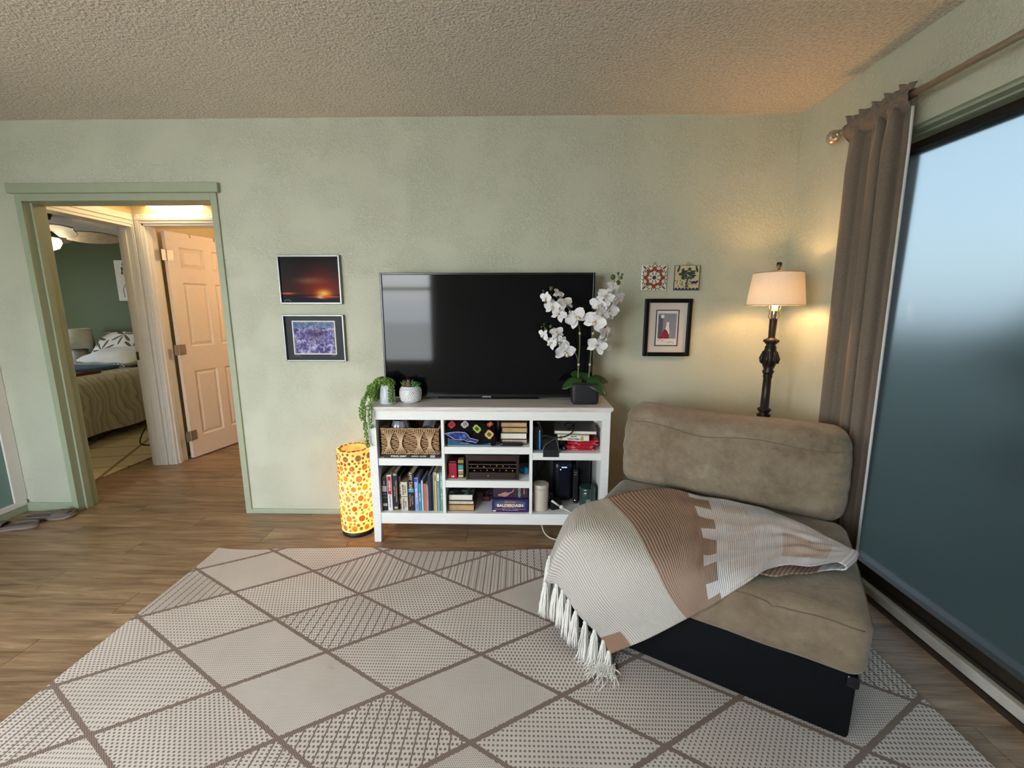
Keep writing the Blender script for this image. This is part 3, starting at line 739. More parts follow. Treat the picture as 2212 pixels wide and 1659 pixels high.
# eruption photograph
g = N('night_eruption_photo'); gx, gy, gz = g.sep(g.coord('Generated')); gv = g.coord('Generated')
def blob(cx, cz, sx, sz):
    a = g.m_('POWER', g.m_('DIVIDE', g.m_('SUBTRACT', gx, cx), sx), 2.0); b = g.m_('POWER', g.m_('DIVIDE', g.m_('SUBTRACT', gz, cz), sz), 2.0)
    return g.m_('EXPONENT', g.m_('MULTIPLY', g.m_('ADD', a, b), -1.0))
def absp(v_): return g.m_('ABSOLUTE', v_)
sky_c = g.ramp(gz, [(0.0, (0.004, 0.004, 0.012)), (0.16, (0.006, 0.004, 0.008)), (0.2, (0.03, 0.008, 0.004)), (0.6, (0.012, 0.006, 0.006)), (1.0, (0.006, 0.006, 0.007))])
red = g.m_('MULTIPLY', blob(.68, .26, .28, .34), g.m_('GREATER_THAN', gz, .17))
c = g.mix(g.m_('MULTIPLY', red, 0.75), sky_c, (0.30, 0.018, 0.004))
core = blob(.72, .20, .10, .07); c = g.mix(core, c, (1.0, 0.42, 0.05)); c = g.mix(g.m_('MULTIPLY', blob(.66, .125, .05, .025), 1.0), c, (1.0, 0.9, 0.6))
c = g.mix(blob(.75, .125, .22, .018), c, (0.75, 0.07, 0.02)); c = g.mix(blob(.10, .20, .10, .016), c, (0.75, 0.14, 0.03))
star = g.voronoi(gv, 60); mw = blob(.5, .48, .2, .06)
c = g.mix(g.m_('MULTIPLY', g.m_('LESS_THAN', star, .12), g.m_('ADD', mw, .12)), c, (0.7, 0.55, 0.38))
c = g.mix(g.m_('MULTIPLY', mw, .18), c, (0.5, 0.32, 0.18))
g.color(c); ERUPT = g.done(0.25, spec=0.05)
g = N('purple_rock_photo'); gv = g.coord('Generated', (1.35, 1, 1)); gx, gy, gz = g.sep(gv)
n1 = g.noise(gv, 7, 6, 0.75, dist=0.8); n2 = g.noise(gv, 22, 4, 0.7)
c = g.ramp(n1, [(0.30, srgb(40, 26, 74)), (0.45, srgb(76, 66, 128)), (0.55, srgb(150, 146, 190)), (0.68, srgb(222, 210, 220))])
mid = g.m_('EXPONENT', g.m_('MULTIPLY', g.m_('ADD', g.m_('POWER', g.m_('DIVIDE', g.m_('SUBTRACT', gx, .72), .36), 2.0), g.m_('POWER', g.m_('DIVIDE', g.m_('SUBTRACT', gz, .60), .2), 2.0)), -1.4))
c = g.mix(g.m_('MULTIPLY', mid, .9), c, g.ramp(n2, [(0.38, srgb(26, 12, 48)), (0.70, srgb(120, 88, 134))]))
top = g.m_('MULTIPLY', g.m_('GREATER_THAN', gz, .8), .55); c = g.mix(top, c, g.ramp(n2, [(0.35, srgb(40, 70, 110)), (0.65, srgb(110, 160, 180))]))
g.color(c); ROCK = g.done(0.25, spec=0.08)
BLKMAT = plain('black_mount_board', srgb(44, 44, 48), 0.4, spec=.15)
PAPER = plain('off_white_paper', srgb(226, 220, 208), 0.6)
INKW = plain('pale_ink', srgb(190, 188, 180), 0.6)
def squiggle(m, x0, z0, L, y, n=7, h=.006, r=.0009):
    rnd = random.Random(int(x0 * 1000))
    m.tube(spline([(x0 + L * k / n, y, z0 + rnd.uniform(-h, h)) for k in range(n + 1)], n * 4), r, 4)
t = thing('eruption_picture', 'silver framed night photograph of a glowing eruption, upper of two', 'picture', (-1.285, -.01, 1.386), 0, 'silver framed photographs left of the television')
m = MB(); frame(m, -1.476, -1.094, 1.386, 1.677, .011, -.024, 0); obj('picture_frame', m, SILVER, t)
m = MB(); m.box(-1.466, -1.104, -.014, -.002, 1.396, 1.667); obj('print', m, ERUPT, t, label='photograph with an orange fountain and red horizon')
m = MB(); squiggle(m, -1.455, 1.408, .045, -.0145); obj('signature', m, INKW, t)
t = thing('rock_picture', 'silver framed purple rock photograph with black mount, lower of two', 'picture', (-1.284, -.01, 1.033), 0, 'silver framed photographs left of the television')
m = MB(); frame(m, -1.475, -1.093, 1.033, 1.322, .010, -.024, 0); obj('picture_frame', m, SILVER, t)
m = MB(); m.box(-1.466, -1.102, -.010, -.002, 1.042, 1.313); obj('mount', m, BLKMAT, t)
m = MB(); m.box(-1.422, -1.152, -.0115, -.009, 1.075, 1.285); obj('bevel_line', m, PAPER, t)
m = MB(); m.box(-1.415, -1.159, -.0125, -.010, 1.082, 1.278); obj('print', m, ROCK, t, label='purple and blue rock photograph')
m = MB(); squiggle(m, -1.42, 1.064, .045, -.0115); obj('caption', m, INKW, t); m = MB(); squiggle(m, -1.19, 1.064, .035, -.0115); obj('signature', m, INKW, t)
# black frame with small print
BLKF = plain('black_wood_frame', srgb(16, 13, 13), 0.4, spec=.2)
t = thing('cat_print', 'black framed small print with wide cream mount below two tiles', 'picture', (.894, -.01, 1.07))
A0, A1, B0, B1 = .752, 1.034, 1.07, 1.418
m = MB(); frame(m, A0, A1, B0, B1, .024, -.026, 0, .004); obj('picture_frame', m, BLKF, t)
m = MB(); m.box(A0 + .02, A1 - .02, -.010, -.002, B0 + .02, B1 - .02); obj('mount', m, plain('cream_mount_board', srgb(214, 206, 196), 0.18, var=.02), t)
NAVY = plain('navy_ink', srgb(44, 48, 84), 0.3); GREYI = plain('slate_print', srgb(138, 140, 152), 0.3, var=.04); REDI = plain('crimson_print', srgb(150, 40, 62), 0.4, var=.3, scale=90); WHI = plain('white_print', srgb(232, 230, 228), 0.4); DKI = plain('dusk_print', srgb(96, 92, 110), 0.4)
m = MB(); frame(m, .822, .962, 1.132, 1.352, .006, -.0125, -.009, .0005); obj('border_line', m, NAVY, t)
m = MB(); m.box(.828, .956, -.0115, -.009, 1.138, 1.346); obj('paper', m, PAPER, t)
pr = MB(); pr.box(.838, .947, -.0125, -.010, 1.178, 1.330); pr = obj('print', pr, GREYI, t, label='grey print with a white seated cat and moon')
m = MB(); m.box(.838, .866, -.0132, -.012, 1.185, 1.318); obj('curtain_shape', m, DKI, pr)
m = MB(); m.prism([(.862 + .011 * math.cos(a * PI / 8), 1.312 + .011 * math.sin(a * PI / 8)) for a in range(16)], -.0138, -.012); obj('moon', m, WHI, pr)
m = MB(); m.prism([(.876, 1.20), (.908, 1.205), (.906, 1.235), (.903, 1.262), (.904, 1.280), (.899, 1.276), (.893, 1.276), (.888, 1.281), (.888, 1.262), (.884, 1.24)], -.0138, -.012); obj('cat_shape', m, WHI, pr)
m = MB(); m.prism([(.838, 1.178), (.906, 1.178), (.903, 1.205), (.893, 1.228), (.876, 1.236), (.866, 1.214), (.855, 1.195)], -.0145, -.012); obj('cloth_shape', m, REDI, pr)
m = MB(); squiggle(m, .838, 1.168, .04, -.012); obj('caption', m, NAVY, t); m = MB(); squiggle(m, .90, 1.155, .04, -.012); obj('signature', m, NAVY, t)
# two ceramic tiles
CERA = plain('glazed_cream_ceramic', srgb(226, 220, 206), 0.18, var=.02); RUST = plain('rust_glaze', srgb(150, 74, 48), 0.25, var=.12, scale=80); DGRN = plain('dark_green_glaze', srgb(56, 74, 54), 0.25, var=.25, scale=120)
GREYG = plain('grey_olive_glaze', srgb(92, 88, 74), 0.25, var=.15, scale=90); BLUEG = plain('cobalt_glaze', srgb(38, 40, 96), 0.25); GOLDW = plain('brass_wire', srgb(150, 124, 70), 0.3, 0.9)
def disc(m, cx, cz, rx, rz, rot, y0, y1, n=12):
    P = []
    for k in range(n):
        a = 2 * PI * k / n; x, z = rx * math.cos(a), rz * math.sin(a)
        P.append((cx + x * math.cos(rot) - z * math.sin(rot), cz + x * math.sin(rot) + z * math.cos(rot)))
    m.prism(P, y0, y1)
t = thing('flower_tile', 'white ceramic wall tile with rust red flower medallion', 'tile', (.798, -.01, 1.467), 0, 'ceramic tiles above the black frame')
m = MB(); m.bbox(.723, .873, -.012, -.001, 1.467, 1.617, .003); tb = obj('tile_body', m, CERA, t)
cx, cz = .798, 1.542; ye, yi = -.0132, -.0118
m = MB()
for k in range(8):
    a = k * PI / 4; disc(m, cx + .052 * math.cos(a), cz + .052 * math.sin(a), .014, .013, a, ye, yi, 8)
    a += PI / 8; disc(m, cx + .042 * math.cos(a), cz + .042 * math.sin(a), .009, .012, a, ye, yi, 8)
obj('petal_ring', m, RUST, t, kind='stuff')
m = MB()
for k in range(8):
    a = k * PI / 4 + PI / 8; disc(m, cx + .024 * math.cos(a), cz + .024 * math.sin(a), .008, .003, a, ye, yi, 8)
    for q in (-1, 1): disc(m, cx + .068 * math.cos(a + q * .2), cz + .068 * math.sin(a + q * .2), .009, .003, a + q * .9, ye, yi, 8)
for sx in (-1, 1):
    for sz in (-1, 1):
        disc(m, cx + sx * .058, cz + sz * .058, .015, .005, math.atan2(sz, sx), ye, yi, 8)
        disc(m, cx + sx * .030, cz + sz * .066, .010, .003, sx * sz * .5, ye, yi, 8); disc(m, cx + sx * .066, cz + sz * .030, .010, .003, sx * sz * 1.1, ye, yi, 8)
obj('leaf_marks', m, GREYG, t, kind='stuff')
m = MB(); disc(m, cx, cz, .012, .012, 0, ye, yi, 16); obj('centre', m, DGRN, t)
def ring(m, c, r, w_): m.tube([(c[0] + r * math.cos(k * PI / 8), c[1], c[2] + r * math.sin(k * PI / 8)) for k in range(16)], w_, 6, True)
m = MB(); ring(m, (.798, -.007, 1.624), .007, .0016); obj('hanging_ring', m, GOLDW, t)
t = thing('tree_tile', 'ceramic wall tile with green tree, birds and zigzag border', 'tile', (.990, -.01, 1.467), 0, 'ceramic tiles above the black frame')
m = MB(); m.bbox(.916, 1.064, -.018, -.001, 1.467, 1.613, .003); obj('tile_body', m, plain('glazed_tan_ceramic', srgb(208, 190, 150), 0.18, var=.03), t)
ye, yi = -.0195, -.0178
m = MB(); frame(m, .916, 1.064, 1.467, 1.613, .002, -.0190, -.010, .0003); obj('edge_line', m, DGRN, t)
m = MB(); rnd = random.Random(2)
for k in range(70):
    a = rnd.uniform(0, 2 * PI); r = math.sqrt(rnd.random()); disc(m, .992 + .046 * r * math.cos(a), 1.562 + .034 * r * math.sin(a), .009, .005, rnd.uniform(0, PI), ye - rnd.random() * .001, yi, 7)
obj('tree_crown', m, DGRN, t)
m = MB(); m.prism([(.978, 1.484), (1.004, 1.484), (.996, 1.50), (.996, 1.53), (.986, 1.53), (.986, 1.50)], ye, yi); obj('tree_trunk', m, GREYG, t)
for s in (-1, 1):
    m = MB(); disc(m, .992 + s * .054, 1.588, .006, .018, s * .35, ye, yi, 10); disc(m, .992 + s * .050, 1.604, .006, .005, 0, ye, yi, 8); obj('bird', m, DGRN, t)
m = MB(); disc(m, 1.034, 1.514, .020, .007, 0, ye, yi, 10); disc(m, 1.052, 1.520, .007, .005, 0, ye, yi, 8)
for dx in (-.014, -.006, .006, .014): m.box(1.034 + dx - .0015, 1.034 + dx + .0015, ye, yi, 1.500, 1.512)
obj('blue_animal', m, BLUEG, t)
m = MB()
for k in range(16): disc(m, .922 + rnd.uniform(0, .045) + (.06 if k % 3 == 0 else 0), 1.49 + rnd.uniform(0, .035), .007, .002, rnd.uniform(0, PI), ye, yi, 6)
obj('undergrowth', m, GREYG, t)
m = MB()
for k in range(7):
    x0 = .918 + k * .0207; m.prism([(x0, 1.470), (x0 + .0207, 1.470), (x0 + .0207, 1.474), (x0 + .01035, 1.484), (x0, 1.474)], ye, yi)
obj('zigzag_border', m, BLUEG, t)
m = MB(); ring(m, (.995, -.010, 1.622), .009, .0014); obj('hanging_ring', m, GOLDW, t)

# ------------------------------------------------------------------ floor lamp in the corner
LX, LY = 1.365, -0.30
IRON = plain('dark_bronze_resin', srgb(40, 30, 24), 0.4, 0.2, var=.15, scale=60, bump=.2)
fl = thing('floor_lamp', 'dark turned floor lamp with cream tapered shade, lit in the corner', 'lamp', (LX, LY, 0))
T = TR(LX, LY, 0)
m = MB(); m.lathe([(0, 0), (.14, 0), (.145, .012), (.13, .03), (.06, .05), (.035, .08), (.022, .10)], 32, T); obj('base', m, IRON, fl, True)
m = MB(); m.lathe([(.020, .09), (.020, .62), (.023, .64), (.027, .70), (.030, .735), (.022, .75), (.034, .765), (.036, .775), (.022, .785), (.034, .80), (.034, .808), (.022, .815), (.020, .98), (.024, .99), (.022, 1.0), (.026, 1.01), (.030, 1.02), (.022, 1.03), (.033, 1.055), (.041, 1.075), (.040, 1.10), (.032, 1.13), (.027, 1.15), (.030, 1.153), (.026, 1.157), (.022, 1.165), (.036, 1.18), (.036, 1.192), (.026, 1.198), (.017, 1.205), (.019, 1.30), (.020, 1.303), (0, 1.303)], 24, T); obj('pole', m, IRON, fl, True)
m = MB()
for k in range(8):
    a = k * PI / 4; m.tube([(LX + .040 * math.cos(a), LY + .040 * math.sin(a), 1.065), (LX + .043 * math.cos(a), LY + .043 * math.sin(a), 1.09), (LX + .034 * math.cos(a), LY + .034 * math.sin(a), 1.13)], [.006, .009, .003], 6)
for k in range(14):
    a = k * PI / 7; m.ball((LX + .034 * math.cos(a), LY + .034 * math.sin(a), 1.186), .006, .006, .008, 6, 4)
obj('carved_leaves', m, IRON, fl, True)
m = MB(); m.lathe([(.010, 1.30), (.016, 1.31), (.017, 1.345), (.015, 1.36), (.012, 1.36)], 20, T); obj('socket', m, plain('polished_nickel', srgb(190, 180, 165), .2, .95), fl, True)
m = MB()
for s in (-1, 1): m.tube(spline([(LX + s * .014, LY, 1.303), (LX + s * .030, LY, 1.318), (LX + s * .026, LY, 1.345), (LX + s * .048, LY, 1.44), (LX + s * .035, LY, 1.53), (LX, LY, 1.562)], 20), .002, 6)
obj('harp', m, GOLDW, fl, True)
m = MB(); m.lathe([(.012, 1.355), (.014, 1.375), (.030, 1.42), (.030, 1.445), (.018, 1.47), (0, 1.475)], 20, T); obj('bulb', m, emit('warm_bulb_glow', (1.0, 0.62, 0.28), 40.0), fl, True, label='glowing bulb')
g = N('cream_lamp_shade'); df = g.n('BsdfDiffuse'); tl = g.n('BsdfTranslucent'); v = g.coord('Object'); nz = g.noise(v, 160, 2)
cc = g.ramp(nz, [(0.3, (0.84, 0.78, 0.70)), (0.7, (0.90, 0.84, 0.76))]); g.link(cc, df.inputs[0]); g.link(cc, tl.inputs[0])
mx = g.n('MixShader'); mx.inputs[0].default_value = 0.30; g.link(df.outputs[0], mx.inputs[1]); g.link(tl.outputs[0], mx.inputs[2]); g.link(mx.outputs[0], g.out.inputs[0]); SHADE = g.done()
m = MB(); m.lathe([(.140, 1.376), (.118, 1.548)], 48, T, False); m.lathe([(.118, 1.5479), (.140, 1.3761)], 48, TR(LX, LY, 0) @ Matrix.Diagonal((.988, .988, 1, 1)), False); sh = obj('lamp_shade', m, SHADE, fl, True)
for r, z in ((.1405, 1.378), (.1185, 1.546)):
    m = MB(); m.tube([(LX + r * math.cos(k * PI / 24), LY + r * math.sin(k * PI / 24), z) for k in range(48)], .0022, 6, True)
    obj('shade_ring', m, plain('shade_piping', srgb(196, 160, 122), .7), sh, True)
m = MB()
for k in range(3):
    a = k * 2 * PI / 3 + .4; m.tube([(LX, LY, 1.560), (LX + .117 * math.cos(a), LY + .117 * math.sin(a), 1.545)], .0015, 5)
obj('shade_spider', m, GOLDW, sh, True)
m = MB(); m.lathe([(.004, 1.558), (.008, 1.565), (.005, 1.572), (.010, 1.578), (.012, 1.588), (.006, 1.60), (0, 1.603)], 12, T)
for k in range(6): a = k * PI / 3; m.ball((LX + .010 * math.cos(a), LY + .010 * math.sin(a), 1.588 + .004 * (k % 2)), .005, .005, .009, 6, 4)
obj('finial', m, IRON, fl, True)
def point(name, loc, power, color, r):
    l = bpy.data.lights.new(name, 'POINT'); l.energy = power; l.color = color; l.shadow_soft_size = r
    o = bpy.data.objects.new(name, l); COL.objects.link(o); o.location = loc; return o
point('floor_lamp_light', (LX, LY, 1.435), 54.0, (1.0, 0.50, 0.20), .032)

# ------------------------------------------------------------------ capiz floor lamp by the console
KX, KY, KR, KH = -1.003, -0.212, .100, .535
kl = thing('shell_disc_lamp', 'lit cylinder floor lamp covered in amber shell discs', 'lamp', (KX, KY, 0))
T = TR(KX, KY, 0)
g = N('amber_resin_wall'); df = g.n('BsdfDiffuse'); tl = g.n('BsdfTranslucent')
for q in (df, tl): q.inputs[0].default_value = srgb(255, 230, 170) + (1,)
mx = g.n('MixShader'); mx.inputs[0].default_value = 0.6; g.link(df.outputs[0], mx.inputs[1]); g.link(tl.outputs[0], mx.inputs[2]); g.link(mx.outputs[0], g.out.inputs[0]); AMB = g.done()
def shellmat(name, c):
    g = N(name); df = g.n('BsdfDiffuse'); tl = g.n('BsdfTranslucent'); nz = g.noise(g.coord('Object'), 70, 4)
    cc = g.ramp(nz, [(0.3, tuple(k * .6 for k in c)), (0.7, c)]); g.link(cc, df.inputs[0]); g.link(cc, tl.inputs[0])
    mx = g.n('MixShader'); mx.inputs[0].default_value = 0.55; g.link(df.outputs[0], mx.inputs[1]); g.link(tl.outputs[0], mx.inputs[2]); g.link(mx.outputs[0], g.out.inputs[0]); return g.done()
SHM = [shellmat('shell_copper', srgb(188, 122, 78)), shellmat('shell_amber', srgb(226, 176, 92)), shellmat('shell_taupe', srgb(176, 146, 126)), shellmat('shell_rose', srgb(206, 156, 124))]
m = MB(); m.lathe([(KR, .03), (KR, KH)], 64, T, False); m.lathe([(KR - .030, KH), (KR - .030, KH - .02)], 64, T, False)
m.lathe([(KR, KH), (KR - .030, KH + .0005)], 64, T, False); body = obj('shade_cylinder', m, AMB, kl, True)
m = MB(); m.lathe([(0, 0), (KR - .004, 0), (KR - .002, .005), (KR - .002, .03), (0, .03)], 48, T); obj('base', m, plain('black_lamp_base', srgb(20, 18, 18), .5), kl, True)
rnd = random.Random(11); discs = []
def fits(a, z, r):
    for b, zz, rr in discs:
        da = abs((a - b + PI) % (2 * PI) - PI) * KR
        if math.hypot(da, z - zz) < r + rr + .0026: return False
    return True
row = 0; z = .062
while z < KH - .02:
    for k in range(9):
        a = (k + .5 * (row % 2)) * 2 * PI / 9 + rnd.uniform(-.06, .06); r = rnd.uniform(.0155, .019)
        if fits(a, z, r): discs.append((a, z + rnd.uniform(-.004, .004), r))
    z += .062; row += 1
for _ in range(12000):
    a = rnd.uniform(0, 2 * PI); z = rnd.uniform(.045, KH - .012); r = rnd.choice((.0075, .009, .0105))
    if fits(a, z, r): discs.append((a, z, r))
def lamp_disc(a, z, r, mi):
    q = MB(); n = 14; cv = []
    for k in range(n):
        t_ = 2 * PI * k / n; aa = a + r * math.cos(t_) / KR; zz = z + r * math.sin(t_) * 1.08
        cv.append((aa, zz))
    vs = [(KX + (KR + .0008) * math.cos(aa), KY + (KR + .0008) * math.sin(aa), zz) for aa, zz in cv] + [(KX + (KR + .0022) * math.cos(a + (aa - a) * .9), KY + (KR + .0022) * math.sin(a + (aa - a) * .9), z + (zz - z) * .9) for aa, zz in cv]
    fs = [(k, (k + 1) % n, n + (k + 1) % n, n + k) for k in range(n)] + [tuple(range(n, 2 * n))]
    q.add(vs, fs); return q
vis = [d for d in discs if -PI * 1.05 < ((d[0] + PI) % (2 * PI) - PI) < PI * 0.12]
hid = [d for d in discs if d not in vis]
vis.sort(key=lambda d: -d[2]); hid += vis[290:]; vis = vis[:290]
for a, z, r in vis:
    obj('shell_disc', lamp_disc(a, z, r, 0), rnd.choice(SHM), kl)
q = MB()
for a, z, r in hid:
    d = lamp_disc(a, z, r, 0); q.add(d.v, d.f)
obj('shell_discs_rear', q, SHM[0], kl, kind='stuff')
for k in range(20):
    a = k * 2 * PI / 20 + rnd.uniform(-.05, .05); rr = KR - .015 + rnd.uniform(-.004, .004); r1 = rnd.uniform(.010, .014)
    q = MB(); q.lathe([(r1, KH + .0006), (r1 * .9, KH + .002), (0, KH + .002)], 12, TR(KX + rr * math.cos(a), KY + rr * math.sin(a), 0, a) @ Matrix.Diagonal((.8, 1, 1, 1))); obj('shell_disc', q, rnd.choice(SHM), kl)
m = MB(); m.ball((KX, KY, .29), .028, .028, .04, 16, 10); m.lathe([(.012, .03), (.012, .26)], 10, T); obj('bulb', m, emit('shell_lamp_glow', (1.0, 0.62, 0.18), 12.0), kl, True)
point('shell_lamp_light', (KX, KY, .30), 8.5, (1.0, 0.70, 0.36), .03)

# ------------------------------------------------------------------ curtain and rod
RODX, RODZ = 1.50, 2.172
PEW = plain('brushed_pewter', srgb(190, 180, 164), .35, .8)
t = thing('curtain_rod', 'brushed metal curtain rod with round finial above the glass door', 'curtain rod', (RODX, -1.6, RODZ))
m = MB(); m.tube([(RODX, -.46, RODZ), (RODX, -2.95, RODZ)], .0125, 16); obj('rod', m, PEW, t, True)
m = MB(); m.lathe([(.0125, 0), (.018, .004), (.018, .010), (.014, .012), (.022, .018), (.022, .024), (.016, .026), (.025, .032), (.031, .043), (.032, .052), (.028, .064), (.017, .074), (0, .078)], 24, TR(RODX, -.452, RODZ) @ Matrix.Rotation(-PI / 2, 4, 'X')); obj('finial', m, PEW, t, True)
m = MB(); m.bbox(RODX - .006, XR, -.476, -.464, RODZ - .022, RODZ - .012, .002); m.bbox(XR - .006, XR, -.49, -.45, RODZ - .05, RODZ + .02, .002); obj('bracket', m, PEW, t)
g = N('taupe_curtain_cloth'); v = g.coord('Object'); nz = g.noise(v, 240, 2); g.color(g.ramp(nz, [(0.3, srgb(112, 100, 88)), (0.7, srgb(132, 118, 104))])); g.bump(nz, .15, .001); CURT = g.done(.85, spec=.1, Sheen_Weight=.2)
cu = thing('curtain', 'taupe rod-pocket curtain gathered at the corner end of the rod', 'curtain', (RODX, -.65, 0))
NZ, NY = 40, 150
def curt(s, z, off=0.0):
    """s 0..1 from the wall end to the room end"""
    k = (z - .03) / 2.2
    y = -.485 - s * (.345 + .01 * (1 - k)) - .02 * (1 - k) * (1 - s)
    top = max(0, (z - 2.0) / .2)
    ph = 2 * PI * (s * 3.5 + .14 * math.sin(s * 9) + .12 * (1 - k) * math.sin(s * 5 + 1))
    amp = (.043 * (1 - .45 * top)) * (0.75 + .35 * math.sin(s * 7 + 2))
    if s > .72: amp *= max(.25, 1 - (s - .72) * 2.4)
    x = RODX + .012 + .032 * (1 - k) + amp * (.55 + .45 * k) * math.sin(ph) + .010 * top * math.sin(ph * 3 + 1)
    return Vector((min(x + off, XR - .006), y + .008 * math.sin(ph * 2), z))
m = MB(); P_ = []
for i in range(NZ + 1):
    z = .02 + (2.15 - .02) * i / NZ
    P_.append([curt(j / NY, z) for j in range(NY + 1)])
m.grid(P_)
obj('curtain_panel', m, CURT, cu, True).modifiers.new('t', 'SOLIDIFY').thickness = .0025
# rod pocket with ruffled header
m = MB(); P_ = []
for i in range(15):
    a = -PI * .5 + 2 * PI * .80 * i / 14; row = []
    for j in range(NY + 1):
        s = j / NY; y = -.485 - s * .345
        rf = .0022 * math.sin(s * 95) + .002 * math.sin(s * 57 + 2)
        row.append((RODX - (.0175 + rf) * math.cos(a + .7), y, RODZ + (.0175 + rf) * math.sin(a + .7)))
    P_.append(row)
m.grid(P_); P_ = []
for i in range(8):
    row = []
    for j in range(NY + 1):
        s = j / NY; y = -.485 - s * .345; f = i / 7
        row.append((RODX - .004 + .012 * f * math.sin(s * 62 + 1.0) + .008 * f * math.sin(s * 101), y - .01 * f * (s > .97), RODZ + .016 + .036 * f * (.8 + .25 * math.sin(s * 31))))
    P_.append(row)
m.grid(P_); P_ = []
for i in range(8):
    row = []
    for j in range(NY + 1):
        s = j / NY; f = i / 7; c0 = curt(s, 2.12)
        a = Vector((RODX - .018 - .003 * math.sin(s * 95), -.485 - s * .345, RODZ - .004)); row.append(a.lerp(c0, f) + Vector((-.006 * math.sin(PI * f), 0, 0)))
    P_.append(row)
m.grid(P_)
obj('gathered_header', m, CURT, cu, True).modifiers.new('t', 'SOLIDIFY').thickness = .002
m = MB(); P_ = []
for i in range(NZ + 1):
    z = .02 + (2.13 - .02) * i / NZ; a = curt(1.0, z); P_.append([a + Vector((-.001, -.001, 0)), a + Vector((.002, -.004, 0)), a + Vector((.008, -.004, 0))])
m.grid(P_); obj('white_lining_edge', m, plain('white_curtain_lining', srgb(222, 220, 214), .8), cu, True).modifiers.new('t', 'SOLIDIFY').thickness = .002
# ------------------------------------------------------------------ area rug
g = N('flatweave_diamond_rug'); v = g.coord('Object'); x, y, z = g.sep(v)
ax = g.m_('MULTIPLY', g.m_('ADD', x, 1.080), 1 / .6165); ay = g.m_('MULTIPLY', g.m_('ADD', y, .655), 1 / .3535)
wob = g.m_('MULTIPLY', g.m_('SUBTRACT', g.noise(v, 140, 1), .5), .03)
a = g.m_('ADD', g.m_('ADD', ax, ay), wob); b = g.m_('ADD', g.m_('SUBTRACT', ax, ay), wob)
def near0(q, wd):
    f = g.m_('FRACT', g.m_('ADD', q, wd / 2)); return g.m_('LESS_THAN', f, wd)
la = near0(a, .048); lb = near0(b, .056)
comb = g.n('CombineXYZ'); g.link(g.m_('FLOOR', a), comb.inputs[0]); g.link(g.m_('FLOOR', b), comb.inputs[1])
wn = g.n('TexWhiteNoise', noise_dimensions='3D'); g.link(comb.outputs[0], wn.inputs[0]); r1 = wn.outputs[0]
rr, rg, rb = g.sep(wn.outputs[1])
def stepmap(r, vals):
    return g.sep(g.ramp(r, [(i / len(vals), (vv / 200.0,) * 3) for i, vv in enumerate(vals)], 'CONSTANT'))[0]
kx = g.m_('MULTIPLY', stepmap(rr, [150, 70, 120, 60, 95]), 200.0); ky = g.m_('MULTIPLY', stepmap(rr, [190, 62, 110, 90, 70]), 200.0)
fyr = g.m_('MULTIPLY', y, ky); rw = g.m_('FLOOR', fyr); sh_ = g.m_('MULTIPLY', g.m_('MODULO', rw, 2.0), g.m_('MULTIPLY', g.m_('GREATER_THAN', rg, .35), .5))
fx_ = g.m_('FRACT', g.m_('ADD', g.m_('MULTIPLY', x, kx), sh_)); fy_ = g.m_('FRACT', fyr)
dx_ = g.m_('ADD', .34, g.m_('MULTIPLY', rb, .20)); dash = g.m_('MULTIPLY', g.m_('LESS_THAN', fx_, dx_), g.m_('LESS_THAN', fy_, g.m_('ADD', .40, g.m_('MULTIPLY', rg, .2))))
strp = g.m_('MULTIPLY', g.m_('GREATER_THAN', rb, .72), g.m_('LESS_THAN', g.m_('FRACT', g.m_('MULTIPLY', x, 27.0)), .14)); dash = g.m_('MAXIMUM', dash, strp)
bone = g.ramp(g.noise(v, 3, 3), [(.3, srgb(206, 196, 186)), (.7, srgb(222, 213, 203))])
cell = g.mix(dash, bone, srgb(132, 117, 107))
thr = g.m_('LESS_THAN', g.m_('FRACT', g.m_('MULTIPLY', g.m_('ADD', x, y), 130.0)), .35)
line = g.mix(g.m_('MULTIPLY', thr, .55), srgb(124, 106, 96), srgb(178, 162, 150))
ln = g.m_('MAXIMUM', la, lb)
stain = g.m_('MULTIPLY', g.m_('GREATER_THAN', g.noise(v, 9, 2), .72), .12)
cc = g.mix(ln, cell, line); g.color(g.mix(stain, cc, srgb(120, 104, 92)))
hgt = g.m_('ADD', g.m_('MULTIPLY', dash, -.7), g.m_('MULTIPLY', g.noise(v, 300, 2), .5)); g.bump(hgt, .5, .0016)
RUG = g.done(.92, spec=.12)
RX0, RX1, RY0, RY1, RT = -1.722, 1.425, -2.85, -.452, .008
m = MB(); nx, ny = 90, 40; top = []
def rugz(x, y):
    e = max(0, 1 - (RY1 - y) / .22); return RT + e * e * .006 * (1 + math.sin(x * 6.0 + .8) * .9 + .5 * math.sin(x * 13))
P_ = []
for i in range(nx + 1):
    x_ = RX0 + (RX1 - RX0) * i / nx; row = []
    for j in range(ny + 1):
        y_ = RY0 + (RY1 - RY0) * j / ny; yy = y_ + (.008 * math.sin(x_ * 5.2 + .5) if j == ny else 0)
        row.append((x_, yy, rugz(x_, y_)))
    P_.append([(row[0][0], row[0][1] - .003, .0008)] + row + [(row[-1][0], row[-1][1] + .004, .0008)])
P_ = [[(p[0] - .003, p[1], .0008) for p in P_[0]]] + P_ + [[(p[0] + .003, p[1], .0008) for p in P_[-1]]]
m.grid(P_); tag(obj('area_rug', m, RUG, None, 40), 'large bone and taupe flatweave rug with diamond lattice on the floor', 'rug')

